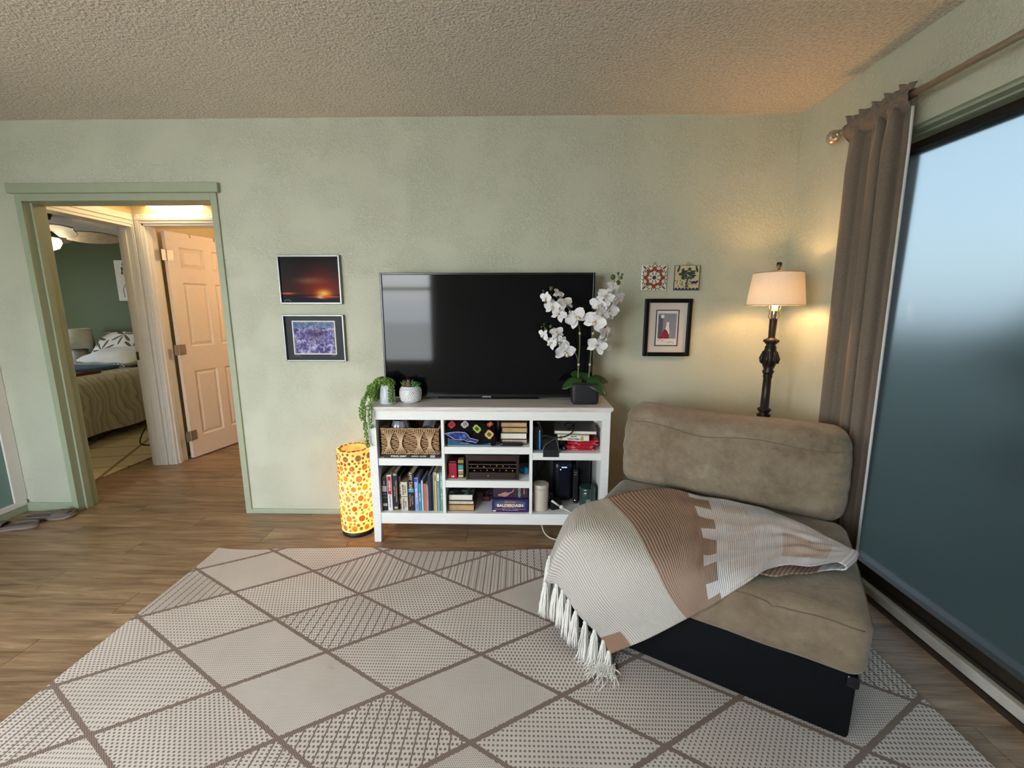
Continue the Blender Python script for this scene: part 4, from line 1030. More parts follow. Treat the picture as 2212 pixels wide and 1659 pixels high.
# ------------------------------------------------------------------ armless chair
FRC = Vector((1.041, -1.513)); CA = math.atan2(-.348, .584)
cu_ = Vector((math.cos(CA), math.sin(CA))); cw_ = Vector((-cu_.y, cu_.x))
def c2w(U, W, z): p = FRC + cu_ * U + cw_ * W; return Vector((p.x, p.y, z))
OFF = Matrix.Translation((.49, -.45, 0))
ctr = c2w(-.49, .45, 0)
chair = thing('slipper_chair', 'wide armless chair in worn taupe suede on a black base', 'chair', (ctr.x, ctr.y, RT), CA)
OFF = Matrix.Translation((.49, -.45, -RT))
g = N('worn_taupe_suede'); v = g.coord('Object'); n1 = g.noise(v, 5.5, 5, .65, dist=.6); n2 = g.noise(v, 30, 4, .7); n3 = g.noise(v, 420, 2)
c = g.ramp(n1, [(.30, srgb(104, 90, 70)), (.5, srgb(138, 122, 99)), (.72, srgb(164, 149, 126))]); c = g.mix(.35, c, g.ramp(n2, [(.3, srgb(108, 94, 76)), (.7, srgb(164, 149, 128))]))
c = g.mix(g.ramp(g.noise(v, 2.6, 3), [(.42, (0, 0, 0)), (.68, (.5, .5, .5))]), c, srgb(112, 92, 70)); g.color(c); rid = g.m_('ABSOLUTE', g.m_('SUBTRACT', g.noise(v, 7, 3, .6, dist=1.4), .5)); g.bump(g.m_('ADD', g.m_('MULTIPLY', g.m_('MINIMUM', rid, .08), 4.0), g.m_('ADD', g.m_('MULTIPLY', n2, .4), g.m_('MULTIPLY', n3, .12))), .45, .006); SUEDE = g.done(.88, spec=.12, Sheen_Weight=.25)
SEAM = plain('taupe_seam_cord', srgb(112, 96, 80), .9)
NOIR = plain('black_base_cloth', srgb(13, 13, 16), .8, var=.12, scale=40, spec=.15)
m = MB(); m.bbox(-.985, 0, 0, .89, RT + .006, .245, .012, 2, OFF); base = obj('base', m, NOIR, chair, 30, local=True)
m = MB(); P_ = []
for k in range(9): P_.append([(.49 - .20 * 0 + .001, -.4505 - .002, .235 - .0 * k)])
m.bbox(-.028, .006, -.008, .02, .205, .245, .006, 2, OFF); obj('corner_tab', m, plain('shiny_black_vinyl', srgb(20, 20, 28), .2), chair, local=True)
for U, W in ((-.93, .05), (-.06, .06), (-.93, .84), (-.06, .84)):
    m = MB(); m.lathe([(.022, RT - .0), (.026, .03)], 12, OFF @ TR(U, W, 0)); obj('foot', m, NOIR, chair, local=True)
def wrink(q, s): return s * (math.sin(q.x * 17 + q.z * 29 + q.y * 7) * .5 + math.sin(q.x * 31 - q.z * 43) * .3 + math.sin(q.z * 71 + q.x * 9) * .2)
def seatw(q):
    e = q.x / .50; f = q.y / .37
    crown = .012 * (1 - e * e) * (1 - f * f) if q.z > 0 else 0
    tuft = -.010 * math.exp(-((q.x - .24) / .012) ** 2) * max(0, min(1, (-.15 - q.y) * 20 + 3)) if q.z > .05 else 0
    x, y = q.x, q.y                                        # round the plan corners a little
    cx_, cy_ = max(0, abs(x) - .43), max(0, abs(y) - .30); k = math.hypot(cx_, cy_)
    if cx_ > 0 and cy_ > 0:
        lim = .078; sc = min(1, lim / k) if k > lim else 1
        x = math.copysign(.43 + cx_ * sc, x); y = math.copysign(.30 + cy_ * sc, y)
    return Vector((x * (1 + .012 * (q.z > -.05) * (1 - f * f)), y, q.z + crown + tuft + wrink(q, .0026)))
def rbpoint(p, h, r, warp, M, lift):
    """point on the rounded-box surface for cube coordinates p, lifted along the rounding"""
    q = Vector((p[0] * h[0], p[1] * h[1], p[2] * h[2])); inner = Vector([max(-(h[i] - r), min(h[i] - r, q[i])) for i in range(3)])
    d = (q - inner).normalized(); return M @ (warp(inner + d * r) + d * lift)
SEATM = OFF @ Matrix.Translation((-.48, .345, .343)); SEATH = (.50, .37, .103)
m = MB(); m.rbox(*SEATH, .05, 40, seatw, SEATM); seat = obj('seat_cushion', m, SUEDE, chair, True, local=True)
def backw(q):
    e = q.x / .49; t_ = (q.z + .207) / .414
    sag = -.026 * math.exp(-((q.x + .02) / .22) ** 2) * max(0, t_ - .4) + .010 * (e < -.7) * max(0, t_ - .5) - .016 * max(0, e - .3) * max(0, t_ - .3)
    belly = -.038 * (1 - e ** 4) * math.sin(PI * max(0, min(1, t_ * .9 + .05))) if q.y < 0 else 0
    k = (1 + .025 * math.sin(PI * t_) - .02 * max(0, t_ - .7))
    edge = max(0, abs(e) - .60) / .40
    fold = wrink(q, .003 + .005 * edge) + .011 * math.sin(q.z * 75 + 2.5 * math.sin(q.x * 6)) * edge * (1 - abs(2 * t_ - 1) ** 2)
    crease = -.012 * math.exp(-((t_ - .80 + .03 * math.sin(q.x * 5)) / .035) ** 2) if q.y < 0 else 0
    return Vector((q.x * k, q.y + belly + fold - crease + .06 * t_, q.z + sag))
BACKM = OFF @ Matrix.Translation((-.485, .765, .637)); BACKH = (.49, .105, .207)
m = MB(); m.rbox(*BACKH, .07, 44, backw, BACKM); back = obj('back_cushion', m, SUEDE, chair, True, local=True)
m = MB(); m.bbox(-.965, -.02, .855, .915, .2, .74, .02, 3, OFF); obj('back_frame', m, NOIR, chair, 30, local=True)
# seams follow the cushion surfaces
def seam(name, P, par, h, r, wp, M, rad=.0020, lift=.0006):
    m = MB(); m.tube([rbpoint(p, h, r, wp, M, lift) for p in P], rad, 6); return obj(name, m, SEAM, par, True, local=True)
seam('piping', [(-.96 + 1.92 * k / 60, -1, .74 + .03 * math.sin(k * .5)) for k in range(61)], seat, SEATH, .05, seatw, SEATM)
seam('piping', [(1, -.93 + 1.8 * k / 50, .74) for k in range(51)], seat, SEATH, .05, seatw, SEATM)
seam('piping', [(.48, -1 + .0 * k, .74 + .26 * k / 6) for k in range(7)] + [(.48, -1 + .5 * k / 14, 1) for k in range(1, 15)], seat, SEATH, .05, seatw, SEATM, .0014)
seam('piping', [(-.9 + 1.84 * k / 60, -1, .60 + .05 * math.sin(k * .21)) for k in range(61)], back, BACKH, .07, backw, BACKM, .0018)
seam('piping', [(1, -.72 + .02 * math.sin(k), .60 - 1.45 * k / 30) for k in range(31)], back, BACKH, .07, backw, BACKM, .0022)

# ------------------------------------------------------------------ throw blanket
CP = [
 [(-1.12, .105, .224), (-1.03, -.045, .245), (-.935, -.115, .232), (-.828, -.12, .152), (-.743, -.11, .058)],
 [(-1.055, .202, .425), (-.965, .02, .450), (-.835, -.078, .352), (-.71, -.085, .229), (-.617, -.075, .154)],
 [(-.937, .352, .466), (-.75, .135, .478), (-.63, -.033, .452), (-.555, -.062, .353), (-.49, -.055, .278)],
 [(-.733, .577, .482), (-.618, .351, .485), (-.532, .122, .480), (-.485, -.045, .446), (-.457, -.055, .316)],
 [(-.545, .578, .482), (-.488, .367, .488), (-.449, .174, .483), (-.424, .0, .470), (-.397, -.045, .377)],
 [(-.386, .600, .482), (-.354, .398, .490), (-.33, .242, .490), (-.319, .115, .482), (-.311, .006, .465)],
 [(-.259, .576, .482), (-.231, .414, .495), (-.222, .311, .498), (-.221, .213, .492), (-.234, .113, .482)],
 [(-.113, .455, .490), (-.111, .366, .502), (-.115, .295, .505), (-.125, .227, .500), (-.14, .163, .490)],
 [(-.010, .369, .488), (-.013, .350, .494), (-.018, .329, .496), (-.032, .292, .494), (-.057, .238, .489)]]
SV = [0, .12, .30, .41, .52, .64, .76, .88, 1.0]
def cp_at(s, t_):
    n = len(CP) - 1; i = max(k for k in range(len(SV)) if SV[k] <= s + 1e-9); i = min(i, n - 1); f = (s - SV[i]) / (SV[i + 1] - SV[i])
    cols = [catmull([CP[r][c] for r in range(n + 1)], i + f) for c in range(5)]
    return catmull(cols, t_ * 4)
def blk(s, t_):
    p = cp_at(s, t_)
    on = max(0, min(1, (s - .25) / .15)) * (1 - max(0, (s - .9) / .1))
    rip = .006 * math.sin(t_ * 9 + s * 16) * math.sin(s * 9 + 1) + .004 * math.sin((t_ * 1.0 + s * 2.2) * 21) * (s > .45) + .003 * math.sin(t_ * 33 + s * 5)
    p.z += rip * on * (0.4 + .6 * min(1, t_ * 3) * min(1, (1 - t_) * 3))
    if s < .25:  # vertical fold over the chair corner
        f = math.exp(-((t_ - .27) / .05) ** 2) * (1 - s / .25); p.y -= .035 * f; p.x -= .012 * f
        p.y += .010 * math.sin(t_ * 15 + 1) * (1 - s / .25)
    return c2w(p.x, p.y, max(p.z, RT + .012))
g = N('woven_throw'); uvn = g.coord('UV'); su, tv_, _ = g.sep(uvn)
rib = g.m_('SINE', g.m_('MULTIPLY', su, 2 * PI * 150)); th = g.m_('SINE', g.m_('MULTIPLY', tv_, 2 * PI * 170))
g.bump(g.m_('ADD', rib, g.m_('MULTIPLY', th, .5)), .55, .0022)
ribc = g.m_('MULTIPLY_ADD', rib, .5, .5)
cream = g.mix(ribc, srgb(176, 168, 158), srgb(222, 214, 204)); tan = g.mix(ribc, srgb(138, 112, 94), srgb(184, 158, 138)); wht = g.mix(ribc, srgb(204, 198, 194), srgb(236, 230, 228)); bei = g.mix(ribc, srgb(184, 160, 138), srgb(216, 196, 178))
tooth = g.m_('GREATER_THAN', g.m_('FRACT', g.m_('ADD', g.m_('MULTIPLY', tv_, 4.6), .15)), .45)
edge = g.m_('MULTIPLY_ADD', tooth, .055, .478)
def band(lo, hi): return g.m_('MULTIPLY', g.m_('GREATER_THAN', su, lo), g.m_('LESS_THAN', su, hi))
c = g.mix(band(.30, edge), g.mix(g.m_('GREATER_THAN', su, .30), cream, wht), tan)
t2 = g.m_('GREATER_THAN', g.m_('FRACT', g.m_('ADD', g.m_('MULTIPLY', tv_, 4.6), .15)), .55)
c = g.mix(g.m_('MULTIPLY', g.m_('MULTIPLY', band(.57, .66), t2), .35), c, bei)
c = g.mix(g.m_('MULTIPLY', g.m_('MULTIPLY', band(.76, .93), g.m_('MULTIPLY', g.m_('GREATER_THAN', tv_, .38), g.m_('LESS_THAN', tv_, .86))), .85), c, bei)
sq = g.m_('MULTIPLY', g.m_('LESS_THAN', su, .075), g.m_('GREATER_THAN', tv_, .86)); c = g.mix(sq, c, srgb(158, 124, 102))
g.color(c); THROW = g.done(.9, spec=.1)
thr_ = thing('throw_blanket', 'cream, white and tan woven throw with tassels draped over the chair', 'blanket', c2w(-.5, .2, .46))
m = MB(); NS, NT = 110, 60; P_ = []
for i in range(NS + 1):
    P_.append([blk(i / NS, j / NT) for j in range(NT + 1)])
# fold under at the far tip and come back beneath as a second layer
tip = P_[-1]
for k in range(1, 9):
    a = PI * k / 8; row = []
    for j in range(NT + 1):
        t_ = j / NT; q = tip[j]; d = (cu_ * 1.0).to_3d(); hgt_ = q.z - .462
        row.append(q + d * (.028 * math.sin(a)) + Vector((0, 0, -hgt_ * (1 - math.cos(a)) / 2)) - cw_.to_3d() * .012 * (t_ > .5) * k / 8)
    P_.append(row)
last = P_[-1]
for k in range(1, 14):
    row = []
    for j in range(NT + 1):
        t_ = j / NT; q = last[j] - cu_.to_3d() * (.022 * k) - cw_.to_3d() * ((.019 * min(k, 8) + .008 * max(0, k - 8)) * t_ - .004 * k * (1 - t_)); q = q.copy(); q.z = .461 + .003 * math.sin(k * 1.3 + t_ * 6); row.append(q)
    P_.append(row)
m.grid(P_); tot = len(P_)
for i in range(tot):
    for j in range(NT + 1):
        s = i / NS if i <= NS else (1.0 - (i - NS) * .005 if i < NS + 11 else .30 + .01 * (i - NS - 10))
        m.uv[i * (NT + 1) + j] = (s, j / NT)
o = obj('woven_cloth', m, THROW, thr_, True); sd = o.modifiers.new('t', 'SOLIDIFY'); sd.thickness = .005; sd.offset = 1
FR_ = plain('white_cotton_fringe', srgb(228, 224, 214), .9, var=.08, scale=200)
rnd = random.Random(5); NTs = 12; TW = 1.9
for k in range(NTs):
    t_ = (k + .25) / (NTs - .5); p0 = blk(0, t_); m = MB(); L = .150 + rnd.uniform(-.012, .015)
    outd = (-cw_.to_3d() * .8 - cu_.to_3d() * .6).normalized()
    m.ball((p0.x, p0.y, p0.z - .002), .009, .009, .010, 8, 6)
    for q in range(46):
        a = rnd.uniform(0, 2 * PI); rr_ = rnd.uniform(.3, 1) ; sp = Vector((math.cos(a), math.sin(a), 0)) * rr_
        pts = []
        for i in range(7):
            f = i / 6; p = p0 + sp * (.005 + .019 * f ** .6) + outd * (.010 * f) + Vector((0, 0, -L * f * (.92 + .1 * rr_)))
            p += Vector((rnd.uniform(-1, 1), rnd.uniform(-1, 1), 0)) * .0018
            if p.z < RT + .006:
                ex = RT + .006 - p.z; p.z = RT + .006 + rnd.uniform(0, .003); p += (outd * rnd.uniform(.5, 1) + sp * .5 + cu_.to_3d() * .5) * ex
            pts.append(p)
        m.tube(pts, [.0024, .0026, .0026, .0026, .0026, .0024, .001], 5)
    obj('tassel', m, FR_, thr_, True)

# ------------------------------------------------------------------ slippers by the left wall
FELT = plain('grey_brown_felt', srgb(112, 100, 92), .95, var=.15, scale=120, bump=.4); SOLE = plain('pale_rubber_sole', srgb(138, 124, 112), .7)
def slipper(label, x, y, rz):
    t = thing('slipper', label, 'slipper', (x, y, 0), rz, 'pair of slippers')
    def outl(s, sc):   # half width along the length
        return (.036 + .012 * math.sin((s - .1) * PI * 1.1) - .010 * math.exp(-((s - .42) / .18) ** 2)) * sc * min(1, math.sqrt(max(0, 1 - (2 * s - 1) ** 8)) + .02)
    n = 26; L = .275
    def ringpts(sc, z, ins=0): 
        P1 = [(-L / 2 + ins + (L - 2 * ins) * k / n, -outl(k / n, sc), z + .012 * (k / n > .85) * (k / n - .85) / .15) for k in range(n + 1)]
        P2 = [(p[0], -p[1], p[2]) for p in reversed(P1)]
        return P1 + P2
    def loft(rings):
        m = MB(); N_ = len(rings[0])
        for i in range(len(rings) - 1):
            o_ = len(m.v); m.v += rings[i] + rings[i + 1]
            for k in range(N_): m.f.append((o_ + k, o_ + (k + 1) % N_, o_ + N_ + (k + 1) % N_, o_ + N_ + k))
        o_ = len(m.v); m.v += rings[0]; m.f.append(tuple(o_ + k for k in range(N_ - 1, -1, -1)))
        o_ = len(m.v); m.v += rings[-1]; m.f.append(tuple(o_ + k for k in range(N_)))
        return m
    obj('sole', loft([ringpts(.94, .001), ringpts(1.0, .006), ringpts(1.0, .016)]), SOLE, t, 40, local=True)
    obj('footbed', loft([ringpts(1.0, .016), ringpts(1.02, .026), ringpts(.96, .031, .004), ringpts(.78, .024, .02)]), FELT, t, 50, local=True)
    m = MB(); P_ = []
    for i in range(10):
        s = .60 + .30 * i / 9; row = []
        for j in range(13):
            a = PI * j / 12; wd = outl(s, 1.05); row.append((-L / 2 + L * s, -wd * math.cos(a), .024 + (.030 - .012 * abs(i - 3) / 6) * math.sin(a)))
        P_.append(row)
    m.grid(P_); o = obj('upper', m, FELT, t, True, local=True); o.modifiers.new('s', 'SOLIDIFY').thickness = .005
    return t
slipper('grey felt slipper farther from the camera, against the corner baseboard', -3.085, -.105, math.radians(10))
slipper('grey felt slipper nearer the camera, on the left edge', -3.185, -.245, math.radians(197))
# ------------------------------------------------------------------ things on and in the console
def pm(name, rgb, rough=.5, **k): return plain(name, srgb(*rgb), rough, **k)
PAGES = N('page_block'); _v = PAGES.coord('Object'); _x, _y, _z = PAGES.sep(_v)
PAGES.color(PAGES.ramp(PAGES.noise(PAGES.coord('Object', (300, 300, 8)), 1, 2), [(.3, srgb(198, 182, 150)), (.7, srgb(224, 210, 182))])); PAGES = PAGES.done(.85, spec=.1)
PAGEW = pm('pale_page_block', (226, 220, 204), .85); PAGEB = pm('aged_page_block', (186, 154, 104), .85, var=.15)
INK = pm('black_ink', (20, 20, 22), .6); WINK = pm('white_ink', (234, 232, 226), .6); GINK = pm('gold_ink', (196, 164, 96), .4)
# ---- upright books, lower left bay
def ubook(label, x0, x1, h, depth, cover, texts, yf=-.318, pages=None, round_=.004, lean=0.0, extra=None):
    z0 = .1832; t = thing('book', label, 'book', ((x0 + x1) / 2, yf + depth / 2, z0), lean, 'upright books on the lower left shelf')
    t.rotation_euler = (0, lean, 0)
    I = Matrix.Translation(-Vector(t.location)); c = .0025
    def W(o): o.matrix_parent_inverse = Matrix.Identity(4); o.data.transform(I); return o
    m = MB(); m.bbox(x0, x1, yf, yf + .005, z0, z0 + h, round_ * .5); m.box(x0, x0 + c, yf + .003, yf + depth, z0, z0 + h); m.box(x1 - c, x1, yf + .003, yf + depth, z0, z0 + h)
    sp = W(obj('cover', m, cover, t))
    m = MB(); m.box(x0 + c, x1 - c, yf + .005, yf + depth - .004, z0 + .002, z0 + h - .004); W(obj('page_block', m, pages or PAGES, t))
    for (nm, tx, size, xf, zf, mat_, sx) in texts:
        W2 = lettering('lettering', tx, size, face(x0 + (x1 - x0) * xf, yf - .0004, z0 + h * zf, True), mat_, t, sx=sx, bold=.0002); W(W2)
    for (xa, xb, za, zb, mat_) in (extra or []):
        m = MB(); m.box(x0 + (x1 - x0) * xa, x0 + (x1 - x0) * xb, yf - .0005, yf + .001, z0 + h * za, z0 + h * zb); W(obj('spine_panel', m, mat_, t))
    return t
BLK = pm('black_book_cover', (22, 20, 24), .45); LBL = pm('grey_label', (168, 164, 166), .6)
ubook('thick black book with grey label blocks, leftmost upright book', -.812, -.782, .205, .215, BLK, [('', (7,), .006, .5, .84, WINK, 1)], extra=[(.1, .95, .58, .75, LBL), (.1, .95, .14, .22, LBL), (.1, .95, .50, .506, LBL), (.1, .95, .40, .404, LBL)])
REDC = pm('red_spine_print', (176, 24, 46), .45)
ubook('white and red spined book, second from the left', -.780, -.753, .222, .20, pm('white_book_cover', (226, 218, 220), .45), [('', 'SAPIENS', .017, .52, .70, WINK, 1.05), ('', 'Yuval Noah Harari', .0105, .52, .26, INK, 1)], extra=[(.12, .88, .46, .96, REDC)])
NVY = pm('navy_book_cover', (26, 32, 52), .4)
ubook('navy hardback with gilt lettering, third from the left', -.751, -.719, .236, .21, NVY, [('', 'TWENTY THOUSAND LEAGUES', .0095, .66, .5, GINK, 1), ('', 'UNDER THE SEA', .0085, .32, .5, GINK, 1)], extra=[(.2, .8, .03, .09, GINK), (.2, .8, .91, .96, GINK)], yf=-.31)
ubook('thin dark brown book with gilt title between navy and cream books', -.717, -.703, .206, .17, pm('brown_book_cover', (44, 32, 28), .5), [('', (5, 2, 3,), .009, .6, .62, GINK, 1), ('', (6,), .009, .5, .25, GINK, 1)], yf=-.30)
CRM = pm('cream_book_cover', (206, 198, 178), .6)
ubook('short thick cream paperback, lowest of the upright books on the left', -.701, -.661, .178, .13, CRM, [('', 'MARTIN', .017, .32, .73, INK, 1), ('', 'George R.R.', .010, .68, .74, INK, 1), ('', 'THRONES', .016, .34, .24, INK, 1), ('', 'Game of', .011, .68, .24, INK, 1)], extra=[(.05, .95, .485, .505, pm('dark_brown_ink', (70, 50, 40)))], pages=PAGEB)
TLB = pm('teal_print', (66, 164, 178), .5); PKI = pm('rose_ink', (200, 148, 138), .5)
ubook('tall black book with cream and pink lettering and a teal spot', -.659, -.621, .232, .215, BLK, [('', 'AMY TAN', .026, .45, .80, pm('cream_ink', (226, 204, 178)), .95), ('', 'Saving Fish', .0125, .66, .28, PKI, 1), ('', 'from Drowning', .0115, .32, .28, PKI, 1)], extra=[(.12, .9, .50, .60, TLB)])
PERI = pm('periwinkle_cover', (158, 164, 222), .45)
ubook('slim periwinkle blue paperback beside the black lettered book', -.619, -.598, .205, .15, PERI, [('', (4, 5,), .009, .5, .55, WINK, 1), ('', (6,), .0085, .5, .12, pm('blue_ink', (40, 70, 190)), 1)], extra=[(.05, .8, .88, .98, pm('blue_ink', (40, 70, 190)))])
ubook('short teal paperback between two pale blue books', -.596, -.582, .170, .12, pm('teal_cover', (48, 150, 158), .45), [('', (5, 5,), .0085, .5, .5, WINK, 1)], pages=PAGEB)
ubook('short white-blue book right of the teal paperback', -.580, -.569, .188, .16, pm('ice_blue_cover', (190, 196, 226), .45), [], pages=PAGEW)
t = ubook('coral notebook with white spiral binding', -.567, -.542, .168, .15, pm('coral_cover', (178, 108, 92), .55), [])
m = MB()
for k in range(22): m.tube([(-.543 + .0045 * math.cos(a * PI / 5), -.318 + .003 * math.sin(a * PI / 5), .190 + k * .0072) for a in range(10)], .0011, 5, True)
m2 = obj('spiral_binding', m, WINK, t, True); m2.matrix_parent_inverse = Matrix.Translation(-Vector(t.location)); m2['kind'] = 'stuff'
ubook('tall dark navy book right of the coral notebook', -.540, -.521, .232, .21, pm('ink_navy_cover', (28, 36, 62), .45), [])
ubook('thin black folder between the navy and yellow books', -.519, -.511, .226, .20, pm('black_folder', (30, 24, 24), .5), [])
ubook('tall thin pale blue folder left of the yellow book', -.509, -.503, .238, .21, pm('pale_blue_folder', (160, 192, 206), .5), [])
ubook('tall thin yellow book', -.501, -.490, .240, .21, pm('yellow_cover', (222, 184, 84), .5), [('', (1, 4,), .008, .5, .85, INK, 1)])
ubook('tall white and grey-blue book between yellow and green books', -.488, -.472, .236, .21, pm('grey_blue_cover', (132, 150, 182), .5), [('', (2, 3, 4,), .0085, .5, .74, pm('slate_ink', (96, 110, 150)), 1)], extra=[(.05, .95, .80, .97, WINK)])
ubook('tall green book with white lettering beside the divider', -.470, -.4495, .240, .21, pm('sage_green_cover', (98, 146, 122), .5), [('', 'PAT DALEY', .016, .5, .75, pm('mint_ink', (210, 230, 214)), 1), ('', (6, 5,), .006, .5, .38, pm('mint_ink', (210, 230, 214)), 1)])

# ---- basket on a flat book, upper left bay
def lying(label, x0, x1, y0, y1, z0, z1, cover, pages, group, name='book', front='pages', rz=0):
    t = thing(name, label, 'book', ((x0 + x1) / 2, (y0 + y1) / 2, z0), rz, group); I = Matrix.Translation(-Vector(t.location)); c = min(.003, (z1 - z0) * .12)
    def W(o): o.matrix_parent_inverse = Matrix.Identity(4); o.data.transform(I); return o
    m = MB(); m.box(x0, x1, y0, y1, z0, z0 + c); m.box(x0, x1, y0, y1, z1 - c, z1)
    if front == 'spine': m.bbox(x0, x1, y0, y0 + .004, z0, z1, .001)
    else: m.box(x0, x0 + c, y0, y1, z0, z1)
    W(obj('cover', m, cover, t)); m = MB()
    e = .004
    m.box(x0 + (c if front != 'spine' else e), x1 - e, y0 + (.004 if front == 'spine' else e), y1 - e, z0 + c, z1 - c); W(obj('page_block', m, pages, t)); return t, W
t, W = lying('black photo book lying flat under the woven basket', -.786, -.462, -.328, -.09, .5142, .532, BLK, PAGEW, None, front='spine')
W(lettering('lettering', 'ETERNAL DESERT', .0115, face(-.700, -.3285, .5235), WINK, t, bold=.0004)); W(lettering('lettering', 'MUENCH • WATERS', .0095, face(-.583, -.3285, .5235), WINK, t, bold=.0002))
m = MB(); m.box(-.518, -.490, -.3286, -.327, .5165, .5305); W(obj('cover_label', m, LBL, t))
g = N('seagrass_rope'); nz = g.noise(g.coord('Object'), 120, 3); g.color(g.ramp(nz, [(.3, srgb(140, 106, 74)), (.7, srgb(192, 158, 120))])); g.bump(nz, .4, .002); SEAG = g.done(.85, spec=.1)
SEAL = plain('pale_seagrass_twine', srgb(212, 180, 142), .85, var=.12, scale=150)
bx0, bx1, by0, by1, bz0, bz1 = -.800, -.462, -.330, -.11, .5345, .685
t = thing('woven_basket', 'rectangular seagrass basket with hourglass weave on the upper left shelf', 'basket', ((bx0 + bx1) / 2, (by0 + by1) / 2, bz0))
m = MB(); m.box(bx0 + .010, bx1 - .010, by0 + .010, by0 + .013, bz0, bz1 - .008); m.box(bx0 + .010, bx1 - .01, by1 - .008, by1, bz0, bz1 - .01); m.box(bx0 + .008, bx0 + .011, by0 + .01, by1, bz0, bz1 - .01); m.box(bx1 - .011, bx1 - .008, by0 + .01, by1, bz0, bz1 - .01); m.box(bx0 + .01, bx1 - .01, by0 + .01, by1, bz0, bz0 + .004)
obj('inner_wall', m, pm('dark_seagrass', (78, 56, 38), .9), t)
rnd = random.Random(9); rows_n = 15
for k in range(rows_n):
    z = bz0 + .008 + (bz1 - bz0 - .018) * k / (rows_n - 1); pts = []
    for i in range(61):
        x = bx0 + .004 + (bx1 - bx0 - .008) * i / 60; pts.append((x, by0 + .0065 + .003 * math.sin(i * .9 + k * PI) , z + .0018 * math.sin(i * .7 + k * 2)))
    m = MB(); m.tube(pts, .0042, 6); obj('woven_row', m, SEAG, t, True)
hz = (bz0 + bz1) / 2 - .006
for cxx in (bx0 + .050, bx0 + .118, bx0 + .222, bx0 + .285):
    for j in range(6):
        f = -1 + 2 * j / 5; m = MB(); m.tube(spline([(cxx + f * .030, by0 - .003, bz1 - .004), (cxx + f * .005, by0 - .006, hz), (cxx + f * .030, by0 - .003, bz0 + .004)], 9), .0024, 5); obj('hourglass_strand', m, SEAL, t, True)
for nm, zz in (('rim', bz1), ('bottom_rim', bz0 + .005)):
    m = MB(); loop = [(bx0 + .004, by0 + .005), (bx1 - .004, by0 + .005), (bx1 - .004, by1 - .005), (bx0 + .004, by1 - .005)]; pts = []
    for a in range(4):
        p, q = loop[a], loop[(a + 1) % 4]
        for i in range(18): f = i / 18; pts.append((p[0] + (q[0] - p[0]) * f, p[1] + (q[1] - p[1]) * f, zz + .0018 * math.sin(i * 2.2)))
    m.tube(pts, .0058, 7, True); obj(nm, m, SEAG, t, True)
PEWT = pm('dull_pewter', (168, 168, 176), .3, metal=.55)
t = thing('pewter_cup', 'fluted pewter cup standing in the basket', 'cup', (-.705, -.24, .60))
m = MB(); seg = 48; vs = []; prof = [(.02, .545), (.044, .56), (.052, .62), (.050, .68), (.040, .712), (.036, .716)]
for r, z in prof:
    for k in range(seg): a = 2 * PI * k / seg; rr_ = r * (1 + .10 * abs(math.sin(a * 5))); vs.append((-.705 + rr_ * math.cos(a), -.24 + rr_ * math.sin(a), z))
m.add(vs, [(i * seg + k, i * seg + (k + 1) % seg, (i + 1) * seg + (k + 1) % seg, (i + 1) * seg + k) for i in range(len(prof) - 1) for k in range(seg)]); obj('cup_body', m, PEWT, t, True)
m = MB(); m.tube([(-.705 + .040 * math.cos(k * PI / 12), -.24 + .040 * math.sin(k * PI / 12), .716) for k in range(24)], .002, 6, True); obj('lip', m, PEWT, t, True)
t = thing('tin_canister', 'round tin lying on its side at the right of the basket', 'tin', (-.535, -.22, .66))
R_ = Matrix.Translation((-.535, -.29, .672)) @ Matrix.Rotation(-PI / 2 + .35, 4, 'X')
m = MB(); m.lathe([(0, .003), (.030, .003), (.031, .006), (.033, 0), (.034, .004), (.034, .10), (0, .10)], 28, R_); obj('tin_body', m, PEWT, t, 40)
m = MB(); m.lathe([(0, .0015), (.029, .0015), (.029, .0035), (0, .0035)], 24, R_); obj('lid_face', m, pm('dark_lid', (60, 60, 70), .4), t)
t = thing('brass_pipe', 'small brass pipe with a rod leaning in the left of the basket', 'pipe', (-.775, -.25, .62))
R_ = Matrix.Translation((-.775, -.30, .676)) @ Matrix.Rotation(-PI / 2 + .3, 4, 'X')
m = MB(); m.lathe([(.008, 0), (.016, 0), (.018, .01), (.013, .03), (.012, .12), (0, .12)], 18, R_, False); obj('pipe_bowl', m, pm('worn_brass', (142, 116, 86), .35, metal=.8), t, 40)
m = MB(); m.tube([(-.770, -.27, .655), (-.735, -.18, .715)], .004, 8); obj('pipe_rod', m, PEWT, t, True)
t = thing('twig_bundle', 'dark dried twigs standing at the back of the basket', 'twigs', (-.63, -.16, .60))
for k in range(6):
    m = MB(); x = -.655 + k * .02; m.tube(spline([(x, -.17, .545), (x + .006, -.165, .64), (x + rnd.uniform(-.015, .015), -.16, .722)], 7), .003, 5); obj('twig', m, pm('dark_twig', (74, 56, 40), .8), t, True)

